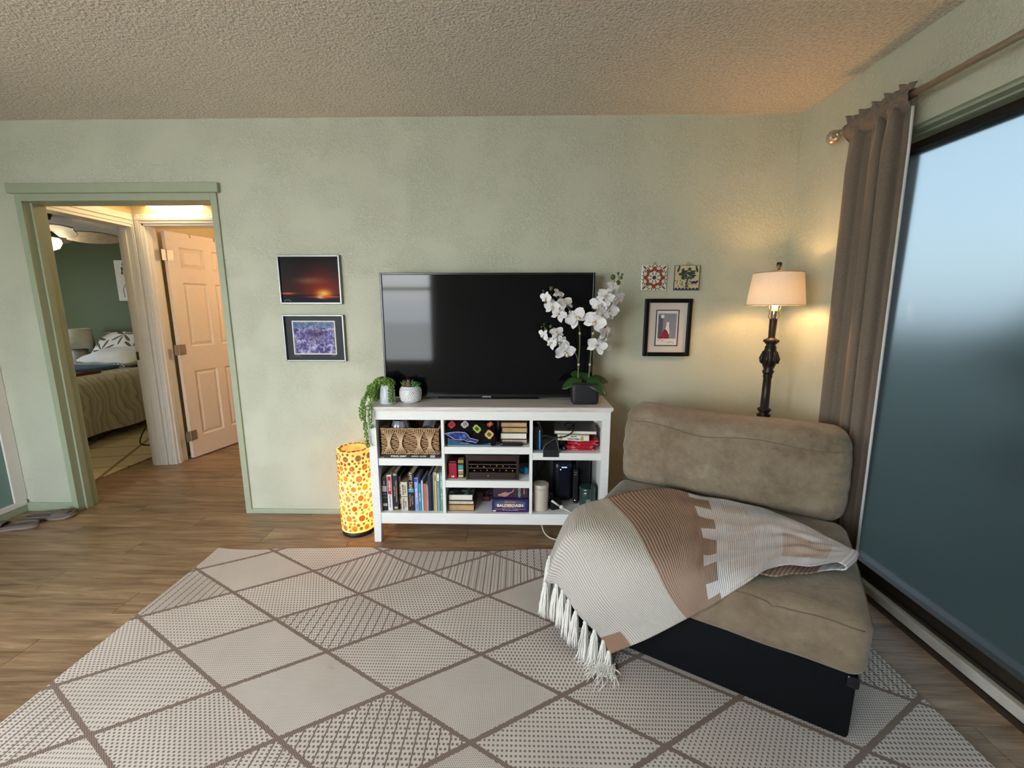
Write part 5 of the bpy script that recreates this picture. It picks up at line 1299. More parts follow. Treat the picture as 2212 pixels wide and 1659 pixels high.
# ---- centre top: blue game box, crocheted pouch, book pile, remote
t = thing('blue_box', 'worn dark blue cardboard box under the crocheted cloth', 'box', (-.283, -.21, .586))
BLUB = pm('worn_blue_card', (30, 78, 116), .6, var=.18, scale=60)
m = MB(); m.bbox(-.415, -.152, -.318, -.08, .5862, .650, .002); obj('box_body', m, BLUB, t)
m = MB(); frame(m, -.4152, -.1518, .5864, .650, .0022, -.3188, -.317, .0004); obj('worn_edge', m, pm('scuffed_edge', (150, 178, 190), .7), t)
lettering('lettering', (3, 12, 2, 7,), .0055, face(-.30, -.3186, .600), LBL, t); lettering('lettering', (3, 3,), .0065, face(-.185, -.3186, .601), LBL, t)
g = N('black_crochet'); n_ = g.noise(g.coord('Object'), 200, 2); g.color(g.ramp(n_, [(.3, srgb(10, 9, 10)), (.7, srgb(30, 28, 30))])); g.bump(n_, .8, .003); CRO = g.done(.95, spec=.1)
t = thing('crochet_cloth', 'black crocheted cloth with bright flower squares heaped on the blue box', 'cloth', (-.285, -.22, .651))
def cro(u_, v_):   # u along x, v from the front hem to the back
    x = -.428 + .285 * u_; bulge = math.sin(PI * min(1, max(0, u_ * .9 + .1)))
    fr_ = max(0, min(1, v_ * 1.15)); yb = -.334 + .055 * fr_ ** 1.2 + .12 * max(0, v_ - .75)
    z0_ = .608 + .010 * math.sin(u_ * 7) + (.0 if u_ > .25 else .030 * (.25 - u_) * 4)
    z = z0_ + (.722 - z0_ + .0 * u_) * math.sin(PI / 2 * min(1, v_ * 1.25)) * (.90 + .10 * bulge) - (.02 if u_ > .92 else 0)
    return Vector((x + .004 * math.sin(v_ * 9), yb + .003 * math.sin(u_ * 11 + v_ * 5), min(z, .732)))
m = MB(); m.grid([[cro(i / 40, j / 24) for j in range(25)] for i in range(41)]); o = obj('cloth_body', m, CRO, t, True); sd = o.modifiers.new('s', 'SOLIDIFY'); sd.thickness = .004; sd.offset = -1
def granny(u_, v_, s, c1, c2, nm1, nm2):
    p = cro(u_, v_); e1 = (cro(u_ + .02, v_) - p).normalized(); e2 = (cro(u_, v_ + .02) - p).normalized(); nn = e1.cross(e2).normalized()
    if nn.y > 0: nn = -nn
    p = p + nn * .003; M = Matrix((e1.to_4d(), e2.to_4d(), nn.to_4d(), (0, 0, 0, 1))).transposed(); M[0][3], M[1][3], M[2][3] = p.x, p.y, p.z; M[3][0] = M[3][1] = M[3][2] = 0; M[3][3] = 1
    m = MB(); P = []
    for k in range(32):
        a = 2 * PI * k / 32; r = s * (.80 + .22 * abs(math.cos(2 * a)) + .06 * (k % 2)); P.append((r * math.cos(a + PI / 4 * 0), r * math.sin(a)))
    n = len(P); m.add([(x, y, 0) for x, y in P] + [(x * .92, y * .92, .0035) for x, y in P], [tuple(range(n, 2 * n))] + [(k, (k + 1) % n, n + (k + 1) % n, n + k) for k in range(n)], M); a1 = obj('flower_square', m, plain(nm1, srgb(*c1), .95, var=.25, scale=160, bump=.5), t)
    m = MB(); P = [(x * .5, y * .5) for x, y in P]; m.add([(x, y, .003) for x, y in P] + [(x * .85, y * .85, .006) for x, y in P], [tuple(range(n, 2 * n))] + [(k, (k + 1) % n, n + (k + 1) % n, n + k) for k in range(n)], M); obj('flower_centre', m, plain(nm2, srgb(*c2), .95, var=.3, scale=160, bump=.5), a1)
granny(.14, .52, .022, (190, 62, 50), (150, 40, 80), 'yarn_red', 'yarn_plum'); granny(.40, .52, .022, (206, 180, 206), (150, 150, 96), 'yarn_lilac', 'yarn_olive'); granny(.64, .40, .024, (168, 178, 82), (58, 84, 36), 'yarn_lime', 'yarn_moss'); granny(.87, .24, .025, (236, 164, 96), (28, 112, 62), 'yarn_orange', 'yarn_green'); granny(.90, .60, .018, (190, 74, 44), (220, 150, 80), 'yarn_rust', 'yarn_peach')
g = N('galaxy_cloth'); v_ = g.coord('Object'); n_ = g.noise(v_, 70, 3, .7); n2_ = g.voronoi(v_, 90)
c = g.ramp(n_, [(.35, srgb(16, 18, 62)), (.52, srgb(30, 40, 120)), (.60, srgb(60, 130, 190)), (.66, srgb(150, 60, 80))]); g.color(g.mix(g.m_('LESS_THAN', n2_, .12), c, srgb(210, 220, 235))); GAL = g.done(.8)
PPt = [(-.428, .666), (-.40, .650), (-.375, .634), (-.345, .628), (-.318, .630), (-.30, .620), (-.275, .619), (-.252, .612), (-.236, .628), (-.262, .634), (-.288, .640), (-.294, .656), (-.312, .672), (-.345, .674), (-.37, .674), (-.40, .670)]
gp = thing('star_pouch', 'small dark blue patterned pouch with pale trim hanging over the blue box', 'pouch', (-.335, -.335, .63))
m = MB(); m.prism(PPt, -.3465, -.338); obj('pouch_body', m, GAL, gp)
m = MB(); m.tube([(x, -.3455, z) for x, z in PPt], .0022, 5, True); obj('pale_trim', m, pm('lilac_trim', (196, 178, 210), .8), gp, True)
zz = [.5862, .617, .655, .688, .718]
lab = ['bottom paperback of the pile behind the remote, cream page edges', 'second paperback up in the pile behind the remote, pale page edges', 'third paperback up in the pile behind the remote, tan page edges', 'topmost tan paperback of the pile behind the remote']
for k, (pg, dx) in enumerate(((PAGES, .0), (PAGEW, -.004), (PAGEB, .003), (PAGEB, -.002))):
    lying(lab[k], -.112 + dx, .040 + dx * .5, -.292, -.09, zz[k] + .0004, zz[k + 1] - .0004, pm('dark_paper_cover%d' % (k % 2), ((40, 30, 34), (92, 60, 44))[k % 2], .5), pg, 'paperbacks behind the remote')
t = thing('remote_control', 'black remote control lying in front of the paperback pile', 'remote', (-.052, -.318, .586))
m = MB(); m.rbox(.068, .019, .0105, .010, 8, None, TR(-.052, -.313, .5972)); obj('remote_body', m, TVB, t, True)
for k in range(7):
    m = MB(); m.lathe([(.0032, 0), (.003, .0016), (0, .0018)], 10, TR(-.100 + k * .016, -.3145 + .005 * (k % 2), .6072)); obj('button', m, pm('grey_button' if k != 4 else 'violet_button', (150, 150, 156) if k != 4 else (110, 80, 200), .5), t)
t = thing('dark_notebook', 'dark patterned notebook standing between the cloth and the paperbacks', 'notebook', (-.132, -.17, .586))
m = MB(); m.bbox(-.140, -.124, -.24, -.10, .5862, .715, .002); obj('cover', m, pm('dark_pattern_cover', (38, 40, 36), .6, var=.6, scale=60), t)
m = MB(); m.box(-.1385, -.1255, -.2412, -.239, .66, .70); obj('spine_label', m, pm('olive_label', (120, 116, 90), .6), t)

# ---- centre middle: red tin, card box, drawer organiser, blue ball
t = thing('red_tin', 'small red tin with white lettering left of the card box', 'tin', (-.392, -.28, .383))
m = MB(); m.bbox(-.417, -.369, -.312, -.25, .3832, .476, .004); obj('tin_body', m, pm('red_lacquer', (158, 18, 46), .35), t)
m = MB(); m.bbox(-.416, -.370, -.311, -.251, .476, .490, .006); obj('lid', m, pm('dark_red_lid', (92, 12, 28), .35), t)
lettering('lettering', 'UP', .014, face(-.393, -.3125, .396), WINK, t, bold=.0006)
t = thing('card_box', 'small box with teal and yellow cup pictures beside the red tin', 'box', (-.346, -.27, .383))
m = MB(); m.bbox(-.3655, -.3275, -.302, -.24, .3832, .472, .002); obj('box_body', m, pm('dark_card', (34, 28, 26), .6), t)
for nm, z0_, z1_, cc in (('teal_picture', .438, .462, (40, 160, 160)), ('cream_picture', .424, .436, (214, 190, 150)), ('grey_picture', .408, .422, (150, 140, 130)), ('yellow_picture', .389, .403, (222, 196, 110))):
    m = MB(); m.bbox(-.362, -.334, -.3035, -.301, z0_, z1_, .001); obj(nm, m, pm(nm, cc, .6), t)
m = MB(); m.bbox(-.364, -.330, -.298, -.25, .4725, .492, .002); obj('lid', m, pm('mustard_lid', (150, 130, 60), .6), t)
t = thing('drawer_organiser', 'dark brown jewellery box with mesh trays and a bottom drawer', 'box', (-.161, -.23, .383))
ESP = pm('espresso_wood', (44, 26, 22), .4, var=.12); ESP2 = pm('espresso_inner', (16, 10, 10), .7)
m = MB(); m.bbox(-.314, -.298, -.326, -.12, .3832, .525, .002); m.bbox(-.024, -.008, -.326, -.12, .3832, .525, .002); m.box(-.298, -.024, -.13, -.12, .3832, .525); m.bbox(-.298, -.024, -.324, -.13, .3832, .389, .001); obj('carcase', m, ESP, t)
m = MB(); m.bbox(-.318, -.004, -.329, -.118, .525, .533, .002); m.bbox(-.30, -.02, -.328, -.322, .497, .525, .002); obj('lid', m, ESP, t)
m = MB(); m.bbox(-.2965, -.0255, -.328, -.17, .390, .428, .002); dd = obj('drawer', m, ESP, t)
m = MB(); m.ball((-.185, -.3315, .411), .004); m.lathe([(.002, 0), (.002, .006)], 8, TR(-.185, -.326, .411, 0, PI / 2)); obj('knob', m, PEWT, dd, True)
for z_ in (.452, .474):
    m = MB(); m.box(-.297, -.025, -.322, -.14, z_, z_ + .002); tr_ = obj('tray', m, ESP2, t); m = MB(); m.tube([(-.297, -.3235, z_ + .002), (-.025, -.3235, z_ + .002)], .002, 6); obj('tray_rail', m, pm('brown_rail', (110, 84, 70), .4), tr_)
rnd = random.Random(4)
for k in range(14):
    m = MB(); x = -.285 + k * .0185; m.ball((x, -.312 + rnd.uniform(0, .02), (.4335 if k % 2 else .4575)), .005, .005, .0045, 8, 5); obj('bead', m, pm(('bead_violet', 'bead_grey', 'bead_amber')[k % 3], ((90, 60, 120), (150, 146, 150), (190, 120, 60))[k % 3], .3), t, True)
t = thing('stress_ball', 'bright blue rubber figure right of the jewellery box', 'toy', (.024, -.22, .383))
m = MB(); m.ball((.0305, -.225, .404), .020, .020, .0205, 14, 10); m.ball((.010, -.215, .399), .0155, .0155, .0155, 12, 8); obj('rubber_body', m, pm('cyan_rubber', (20, 140, 180), .5), t, True)
m = MB(); m.ball((.030, -.240, .411), .008, .006, .008, 10, 6); obj('rubber_knob', m, pm('cyan_rubber', (20, 140, 180), .5), t, True)

# ---- centre bottom: three books, leather strap, two game boxes
zb = [.1832, .222, .2475, .287]
for k, (pg, cv, lb, x0, x1) in enumerate(((PAGEB, (120, 96, 70), 'bottom tan book of the low pile of three', -.425, -.270), (PAGES, (48, 40, 36), 'middle dark book of the low pile of three', -.424, -.272), (PAGEW, (40, 52, 52), 'top white-paged book of the low pile of three', -.422, -.278))):
    t, W = lying(lb, x0, x1, -.315, -.11, zb[k] + .0004, zb[k + 1] - .0004, pm('low_pile_cover%d' % k, cv, .5), pg, 'low pile of three books')
g = N('dark_cover_print'); n_ = g.noise(g.coord('Object'), 22, 3); g.color(g.ramp(n_, [(.4, srgb(16, 20, 22)), (.55, srgb(60, 70, 66)), (.68, srgb(170, 176, 170))])); DCP = g.done(.3)
m = MB(); m.box(-.420, -.280, -.313, -.112, .2866, .2876); W(obj('cover_print', m, DCP, t))
t = thing('leather_belt', 'dark red leather strap coiled behind the purple game box', 'belt', (-.20, -.17, .183))
m = MB(); P_ = []
for i in range(50):
    a = i / 49 * 3.3 * PI; r = .028 + .006 * math.sin(a * .5); P_.append([(-.205 + r * 1.35 * math.cos(a) + .0006 * i, -.165 + .06 * math.sin(a * .5) * .5, .245 + r * math.sin(a) - .012), (-.205 + r * 1.35 * math.cos(a) + .0006 * i, -.150 + .03 * math.sin(a * .5), .245 + r * math.sin(a) - .012)])
m.grid(P_); obj('strap', m, pm('oxblood_leather', (84, 32, 30), .4), t, True).modifiers.new('s', 'SOLIDIFY').thickness = .003
m = MB(); m.bbox(-.235, -.19, -.185, -.14, .1832, .212, .004); obj('buckle_end', m, pm('oxblood_leather', (84, 32, 30), .4), t)
PUR = pm('purple_game_card', (44, 32, 92), .45, var=.1); COR = pm('coral_print', (206, 120, 96), .5); CRI = pm('cream_print', (240, 228, 204), .5)
t = thing('game_box', 'purple board game box with cream title lying on the bottom shelf', 'game', (-.06, -.25, .183))
m = MB(); m.bbox(-.166, .046, -.327, -.13, .1834, .262, .002); obj('box_body', m, PUR, t)
m = MB(); m.prism([(-.148, .2165), (.030, .2165), (.030, .246), (-.005, .2545), (-.06, .2575), (-.112, .2545), (-.148, .246)], -.3278, -.326); obj('title_panel', m, pm('slate_panel', (74, 86, 112), .5), t)
lettering('lettering', 'BALDERDASH', .0245, face(-.059, -.3284, .2255), CRI, t, bold=.0009, sx=1.02); lettering('lettering', 'BEYOND', .0125, face(-.058, -.3284, .2465), COR, t, bold=.0005, sx=1.3)
m = MB(); m.tube(spline([(-.150, -.3284, .206), (-.12, -.3284, .2035), (-.09, -.3284, .2095), (-.06, -.3284, .211), (-.03, -.3284, .2095), (.0, -.3284, .2035), (.032, -.3284, .206)], 30), .0022, 5); obj('banner_line', m, COR, t, True)
lettering('lettering', (4, 9, 10,), .0062, face(-.058, -.3284, .1985), CRI, t); m = MB(); m.box(-.162, -.142, -.3278, -.326, .1885, .196); obj('corner_logo', m, WINK, t)
t = thing('upright_game_box', 'dark game box with sideways title stacked on the purple game box', 'game', (-.06, -.2, .262))
m = MB(); m.bbox(-.158, .044, -.300, -.13, .2624, .333, .002); obj('box_body', m, pm('dark_plum_card', (46, 34, 50), .5, var=.3, scale=30), t)
lettering('lettering', 'RDASH', .020, face(-.006, -.3006, .296, True), LBL, t, bold=.0005); lettering('lettering', (5,), .012, face(.022, -.3006, .300, True), COR, t)
m = MB(); m.prism([(-.13, .272), (-.08, .276), (-.04, .300), (-.036, .322), (-.05, .30), (-.09, .286), (-.13, .284)], -.3012, -.299); obj('swirl_print', m, COR, t)
m = MB(); m.prism([(-.115, .272), (-.092, .268), (-.07, .276), (-.066, .292), (-.088, .298), (-.112, .290)], -.3016, -.299); obj('face_print', m, pm('skin_tone_print', (170, 128, 116), .5), t)

# ---- right top bay
t = thing('black_binder', 'black upright binder with a blue pen clipped to it', 'binder', (.098, -.2, .553))
m = MB(); m.bbox(.0725, .128, -.285, -.07, .5532, .692, .003); obj('cover', m, pm('black_binder_cover', (16, 16, 18), .5), t)
t = thing('blue_pen', 'bright blue pen standing at the front of the black binder', 'pen', (.111, -.30, .57))
m = MB(); m.tube([(.112, -.300, .5535), (.112, -.299, .572), (.111, -.297, .655), (.111, -.296, .662)], [.003, .0062, .0062, .005], 10); obj('barrel', m, pm('cyan_plastic', (24, 150, 214), .35), t, True)
m = MB(); m.bbox(.1095, .1125, -.3065, -.3045, .61, .668, .0006); m.tube([(.111, -.297, .660), (.111, -.296, .673)], .0045, 8); obj('clip', m, PEWT, t)
t = thing('lighter', 'black long-neck lighter leaning against the black binder', 'lighter', (.108, -.29, .67))
m = MB(); m.tube([(.122, -.292, .664), (.113, -.29, .690), (.104, -.288, .714)], [.005, .007, .009], 8); m.bbox(.094, .116, -.295, -.281, .708, .722, .003); obj('handle', m, TVB, t, 40)
t = thing('black_card_holder', 'open black folded card case hanging over the shelf edge', 'case', (.172, -.34, .533))
m = MB(); m.bbox(.128, .217, -.348, -.3435, .531, .574, .001); obj('front_flap', m, pm('black_leatherette', (20, 20, 26), .5), t)
m = MB(); m.add([(.128, -.3475, .574), (.217, -.3475, .574), (.205, -.29, .625), (.140, -.29, .580), (.128, -.3435, .572), (.217, -.3435, .572), (.205, -.286, .622), (.140, -.286, .577)], [(0, 1, 2, 3), (7, 6, 5, 4), (0, 4, 5, 1), (1, 5, 6, 2), (2, 6, 7, 3), (3, 7, 4, 0)]); fl_ = obj('upper_flap', m, pm('black_leatherette', (20, 20, 26), .5), t)
m = MB(); m.tube([(.128, -.3485, .574), (.142, -.315, .592), (.203, -.292, .6265), (.217, -.3485, .574)], .0011, 5); obj('edge_stitch', m, pm('pale_edge', (150, 148, 150), .6), fl_, True)
t = thing('black_gadget', 'round black camera-like gadget left of the red discs', 'gadget', (.245, -.29, .553))
m = MB(); m.lathe([(.013, 0), (.0155, .004), (.0155, .03), (.012, .034), (0, .034)], 20, TR(.250, -.302, .569, 0, -PI / 2)); m.bbox(.225, .262, -.27, -.22, .5532, .62, .006); obj('gadget_body', m, TVB, t, 40)
m = MB(); m.lathe([(0, 0), (.006, 0), (.006, -.002), (0, -.003)], 14, TR(.250, -.302, .569, 0, -PI / 2)); obj('lens', m, pm('grey_lens', (110, 110, 118), .2), t, True)
zr = .5535; REDD = pm('red_disc_case', (176, 26, 44), .35); rnd = random.Random(3)
offs = [(.270, .433), (.261, .420), (.258, .425), (.292, .452), (.274, .436), (.289, .452)]; names_ = ['lowest', 'second', 'third', 'fourth', 'fifth', 'topmost']
for k, (a, b) in enumerate(offs):
    z0_ = zr + k * .0098; t = thing('disc_case', 'red disc case, %s of the red pile on the right shelf' % (names_[k] if k in (0, 5) else names_[k] + ' from the bottom'), 'disc case', ((a + b) / 2, -.22, z0_), 0, 'pile of red disc cases')
    m = MB(); m.bbox(a, b, -.292 + .004 * (k % 2), -.13, z0_, z0_ + .0092, .001); obj('case_body', m, REDD, t)
    lettering('lettering', ((5, 6,), (2, 6,), (4,), (5,), (6,), (3, 8,))[k], .0048, face(a + .045, -.2926 + .004 * (k % 2), z0_ + .0046), WINK, t)
    m = MB(); m.box(b - .022, b - .008, -.2926 + .004 * (k % 2), -.29 + .004 * (k % 2), z0_ + .003, z0_ + .0062); obj('spine_mark', m, PKI, t)
zt_ = zr + 6 * .0098
t, W = lying('white paperback with black lettering lying on the red disc cases', .222, .402, -.296, -.12, zt_ + .0004, zt_ + .0345, pm('white_paperback', (222, 218, 208), .5), PAGES, None, front='spine', rz=math.radians(-6))
for tx, dz, x in (((5,), .0245, .315), ((9,), .0105, .315)): W(lettering('lettering', tx, .0125, face(x, -.2966, zt_ + dz), INK, t, bold=.0003))
for x0_, x1_ in ((.232, .25), (.352, .372)):
    m = MB(); m.prism([(x0_, zt_ + .004), (x1_, zt_ + .004), (x1_ - .004, zt_ + .030), (x0_ + .003, zt_ + .026)], -.2968, -.2955); W(obj('bird_picture', m, pm('yellow_green_print', (170, 160, 60), .5, var=.5, scale=90), t))
t, W = lying('grey magazine lying on top of the white paperback', .200, .445, -.285, -.07, zt_ + .035, zt_ + .055, pm('grey_magazine_cover', (112, 106, 100), .4), PAGEW, None, name='magazine', rz=math.radians(-3))
CAB = pm('black_cable', (14, 14, 15), .5)
m = MB(); m.tube(spline([(.145, -.29, .64), (.20, -.30, .632), (.26, -.305, .642), (.30, -.30, .672), (.305, -.26, .695), (.285, -.23, .702), (.258, -.26, .698), (.262, -.28, .682), (.285, -.26, .676), (.33, -.15, .674)], 60), .0038, 6)
t = thing('black_cable', 'black cable looped over the magazine on the right shelf', 'cable', (.25, -.28, .67)); obj('cable_run', m, CAB, t, True)
m = MB(); m.bbox(.128, .16, -.298, -.284, .634, .646, .003); obj('plug', m, CAB, t)

# ---- right bottom bay
STONE = pm('speckled_cream_ceramic', (198, 186, 168), .5, var=.1, scale=150)
t = thing('cream_canister', 'cream lidded ceramic canister on the bottom right shelf', 'canister', (.122, -.28, .183)); T = TR(.122, -.276, 0)
m = MB(); m.lathe([(0, .1834), (.041, .1834), (.045, .188), (.046, .320), (.043, .321)], 36, T); obj('canister_body', m, STONE, t, 40)
m = MB(); m.lathe([(.0462, .322), (.047, .326), (.047, .340), (.043, .345), (0, .346)], 36, T); obj('lid', m, STONE, t, 40)
t = thing('green_glass_jar', 'dark green lidded glass jar with a round seal', 'jar', (.405, -.24, .183)); T = TR(.405, -.225, 0)
GGL = N('smoky_green_glass'); GGL.color(srgb(44, 66, 62)); GGL = GGL.done(.12, spec=.6)
m = MB(); m.lathe([(0, .1834), (.044, .1834), (.048, .19), (.048, .275), (.044, .283)], 32, T); obj('jar_body', m, GGL, t, 40)
m = MB(); m.lathe([(.0485, .284), (.050, .288), (.050, .300), (.046, .305), (0, .306)], 32, T); obj('lid', m, GGL, t, 40)
m = MB(); m.lathe([(0, .001), (.015, .001), (.016, -.001), (0, -.001)], 20, TR(.405, -.2742, .228, 0, PI / 2)); obj('seal', m, pm('grey_seal', (112, 128, 120), .5), t)
t = thing('modem', 'tall black modem with a blue status light at the back of the shelf', 'modem', (.262, -.14, .183))
NAV2 = pm('blue_black_plastic', (16, 18, 30), .3)
m = MB(); m.rbox(.058, .045, .128, .028, 10, None, TR(.262, -.135, .3125)); obj('modem_body', m, NAV2, t, True)
m = MB(); m.bbox(.252, .284, -.1822, -.178, .404, .409, .0008); obj('status_light', m, emit('blue_led', (.05, .16, 1.0), 6.0), t)
m = MB(); m.ball((.246, -.1805, .392), .003); obj('power_light', m, emit('white_led', (.9, .92, 1.0), 2.0), t)
t = thing('router', 'matte black upright router box right of the modem', 'router', (.36, -.15, .183))
m = MB(); m.bbox(.345, .43, -.16, -.07, .1834, .438, .004); obj('router_body', m, TVB, t)
m = MB(); m.bbox(.323, .350, -.205, -.10, .1834, .40, .003); obj('front_panel', m, pm('satin_black_plastic', (22, 22, 24), .4), t)
for k in range(2): m = MB(); m.tube([(.326, -.2055, .383 - k * .014), (.342, -.2055, .386 - k * .014)], .0014, 5); obj('vent_slot', m, pm('grey_button', (150, 150, 156), .5), t)
m = MB(); m.ball((.333, -.2056, .205), .0022); obj('power_light', m, emit('white_led', (.9, .92, 1.0), 2.0), t)
t = thing('power_adapter', 'black power adapter block beside the cream canister', 'adapter', (.205, -.27, .183))
m = MB(); m.bbox(-.036, .036, -.030, .030, 0, .052, .006, 2, TR(.208, -.262, .1834, .4)); obj('block', m, CAB, t)
m = MB(); m.tube(spline([(.19, -.24, .236), (.16, -.16, .26), (.13, -.10, .30), (.10, -.08, .36), (.12, -.07, .42), (.155, -.08, .40), (.11, -.10, .33), (.085, -.12, .30)], 40), .003, 6); obj('cable_run', m, CAB, t, True)
t = thing('white_power_cord', 'white power cord with plug running off the shelf and under the console', 'cord', (.25, -.3, .19)); WCB = pm('white_cable', (214, 208, 200), .5)
m = MB(); m.tube([(.185, -.296, .245), (.232, -.30, .212)], [.007, .006], 8); m.ball((.243, -.302, .207), .013, .010, .013, 12, 8); m.tube([(.243, -.302, .207), (.262, -.306, .196)], [.008, .004], 8); obj('plug', m, WCB, t, True)
m = MB(); m.tube(spline([(.258, -.306, .197), (.285, -.318, .190), (.30, -.345, .186), (.306, -.370, .17), (.31, -.372, .10), (.30, -.355, .03), (.25, -.315, .005), (.19, -.30, .005), (.150, -.27, .02), (.130, -.22, .06), (.128, -.17, .115)], 60), .0042, 7); obj('cable_run', m, WCB, t, True)
m = MB(); m.tube(spline([(.438, -.06, .50), (.44, -.075, .40), (.432, -.085, .33), (.438, -.08, .25), (.44, -.06, .19)], 24), .003, 6)
tag(obj('grey_wire', m, pm('grey_cable', (150, 150, 146), .5), None, True), 'thin grey wire hanging behind the green jar', 'cable')
# ------------------------------------------------------------------ plants on the console
# orchid
PX, PY = .366, -.245
orc = thing('potted_orchid', 'white orchid with two flower stems in a square black pot', 'orchid', (PX, PY, ZT))
def potw(q):
    f = .93 + .07 * (q.z + .06) / .12; return Vector((q.x * f, q.y * f, q.z))
m = MB(); m.rbox(.080, .052, .061, .016, 12, potw, TR(PX, PY, ZT + .0615)); obj('pot', m, pm('matte_black_ceramic', (30, 31, 38), .45), orc, True)
m = MB(); m.bbox(PX - .066, PX + .066, PY - .04, PY + .04, ZT + .117, ZT + .124, .003); obj('moss', m, pm('dark_moss', (40, 48, 26), .95, var=.4, scale=120, bump=.8), orc)
OLEAF = pm('orchid_leaf_green', (34, 72, 30), .35, var=.15, scale=20); OSTEM = pm('orchid_stem_green', (96, 104, 62), .5)
def leaf(base, az, L, W_, up, droop, roll=0.0):
    m = MB(); P = []; d = Vector((math.cos(az), math.sin(az), 0)); sd = Vector((-d.y, d.x, 0)); sd = (sd * math.cos(roll) + Vector((0, 0, 1)) * math.sin(roll))
    for i in range(15):
        s = i / 14; wd = W_ * math.sin(PI * min(1, .08 + s * .92)) ** .55
        c = Vector(base) + d * (L * s) + Vector((0, 0, up * math.sin(s * PI * .6) - droop * s * s))
        P.append([c + sd * (wd * f) + Vector((0, 0, .008 * f * f * (1 - s))) for f in (-1, -.5, 0, .5, 1)])
    m.grid(P); o = obj('leaf', m, OLEAF, orc, True); o.modifiers.new('s', 'SOLIDIFY').thickness = .003
zb_ = ZT + .122
leaf((PX - .015, PY - .02, zb_), math.radians(188), .120, .034, .020, .050, -.75)
leaf((PX + .005, PY - .02, zb_), math.radians(-22), .120, .044, .022, .085, .80)
leaf((PX + .02, PY + .0, zb_ + .004), math.radians(5), .120, .032, .024, .030, .6)
leaf((PX - .01, PY + .02, zb_ + .004), math.radians(150), .075, .030, .042, .0, -.6)
leaf((PX + .0, PY + .02, zb_ + .004), math.radians(80), .06, .034, .045, .0, .2)
stems = [[(.327, -.245, .93), (.328, -.250, 1.05), (.331, -.250, 1.18), (.322, -.255, 1.27), (.28, -.262, 1.34), (.225, -.262, 1.40), (.165, -.258, 1.44)],
         [(.386, -.245, .93), (.392, -.250, 1.05), (.400, -.252, 1.18), (.412, -.256, 1.27), (.44, -.26, 1.35), (.485, -.26, 1.42), (.53, -.256, 1.475)],
         [(.328, -.250, 1.03), (.318, -.258, 1.09), (.285, -.265, 1.14), (.235, -.265, 1.19), (.17, -.260, 1.225)],
         [(.398, -.252, 1.15), (.425, -.258, 1.19), (.45, -.26, 1.22), (.452, -.26, 1.255)]]
for k, P in enumerate(stems):
    m = MB(); n = 30; m.tube(spline(P, n), [.0045 - .0028 * i / n if k < 2 else .003 - .0014 * i / n for i in range(n)], 8); st = obj('stem', m, OSTEM, orc, True)
    if k < 2:
        for f in (.18, .45):
            p = catmull(P, f * (len(P) - 1) * (.9 if k == 0 else .9)); m = MB(); m.lathe([(.006, -.006), (.0068, -.002), (.0068, .004), (.006, .007)], 12, TR(p.x, p.y, p.z)); obj('tie', m, pm('raffia_tie', (206, 184, 140), .8), st, True)
PETAL = N('orchid_petal_white'); _n = PETAL.noise(PETAL.coord('Object'), 60, 3); PETAL.color(PETAL.ramp(_n, [(.3, (.80, .78, .79)), (.7, (.88, .86, .87))])); PETAL.bump(_n, .15, .002); PETAL = PETAL.done(.6, spec=.25, Subsurface_Weight=.0)
LIPM = pm('orchid_lip', (232, 214, 186), .5, var=.15, scale=200); ROSE = pm('orchid_throat', (206, 130, 88), .6)
def petal_mesh(L, W_, cup, round_):
    P = []
    for i in range(9):
        s = i / 8; wd = W_ * (math.sin(PI * min(1, .10 + s * .90)) ** round_); row = []
        for f in (-1, -.6, 0, .6, 1): row.append(Vector((wd * f, L * s, cup * s * s - .12 * W_ * (1 - f * f) + .004 * math.sin(f * 5 + s * 7))))
        P.append(row)
    return P
def flower_mesh():
    m = MB()
    for ang, L, W_, cup, rd, z in ((math.radians(90), .050, .018, -.010, .7, -.001), (math.radians(218), .054, .0185, -.016, .7, -.001), (math.radians(-38), .054, .0185, -.016, .7, -.001), (math.radians(168), .056, .029, .006, .6, .002), (math.radians(12), .056, .029, .006, .6, .002)):
        R = Matrix.Rotation(ang - PI / 2, 4, 'Z'); m.grid([[R @ (p + Vector((0, .004, z))) for p in row] for row in petal_mesh(L, W_, cup, rd)])
    return m
fm = mesh_of('flower', flower_mesh(), PETAL, True)
lm = MB(); lm.ball((0, 0, .006), .006, .005, .006, 8, 6); lm.grid([[(x * (.009 - .006 * s), -.004 - .020 * s, .006 + .010 * math.sin(s * 3) + .006 * abs(x)) for x in (-1, -.5, 0, .5, 1)] for s in (0, .3, .6, 1)]); lmesh = mesh_of('lip', lm, LIPM, True)
cm = MB(); cm.ball((0, -.004, .010), .004, .003, .003, 8, 5); cmesh = mesh_of('throat', cm, ROSE, True)
flowers = [(.136, 1.418, .62, -.5), (.205, 1.440, .62, .5), (.172, 1.372, .80, -.2), (.240, 1.392, .85, .5), (.210, 1.330, .85, -.6), (.300, 1.312, 1.08, .15),
           (.128, 1.212, .66, -.7), (.198, 1.232, .72, .3), (.222, 1.176, .88, -.3), (.172, 1.172, .70, -.9), (.246, 1.122, 1.05, .2),
           (.498, 1.478, .70, .3), (.462, 1.425, .95, -.4), (.528, 1.408, .85, .6), (.428, 1.378, .95, -.5), (.482, 1.352, 1.05, .3), (.405, 1.292, 1.10, -.2), (.440, 1.330, .9, .6),
           (.462, 1.230, .85, .7), (.478, 1.200, .8, 1.0), (.420, 1.160, 1.0, -.3), (.470, 1.140, .8, .5)]
rnd = random.Random(21)
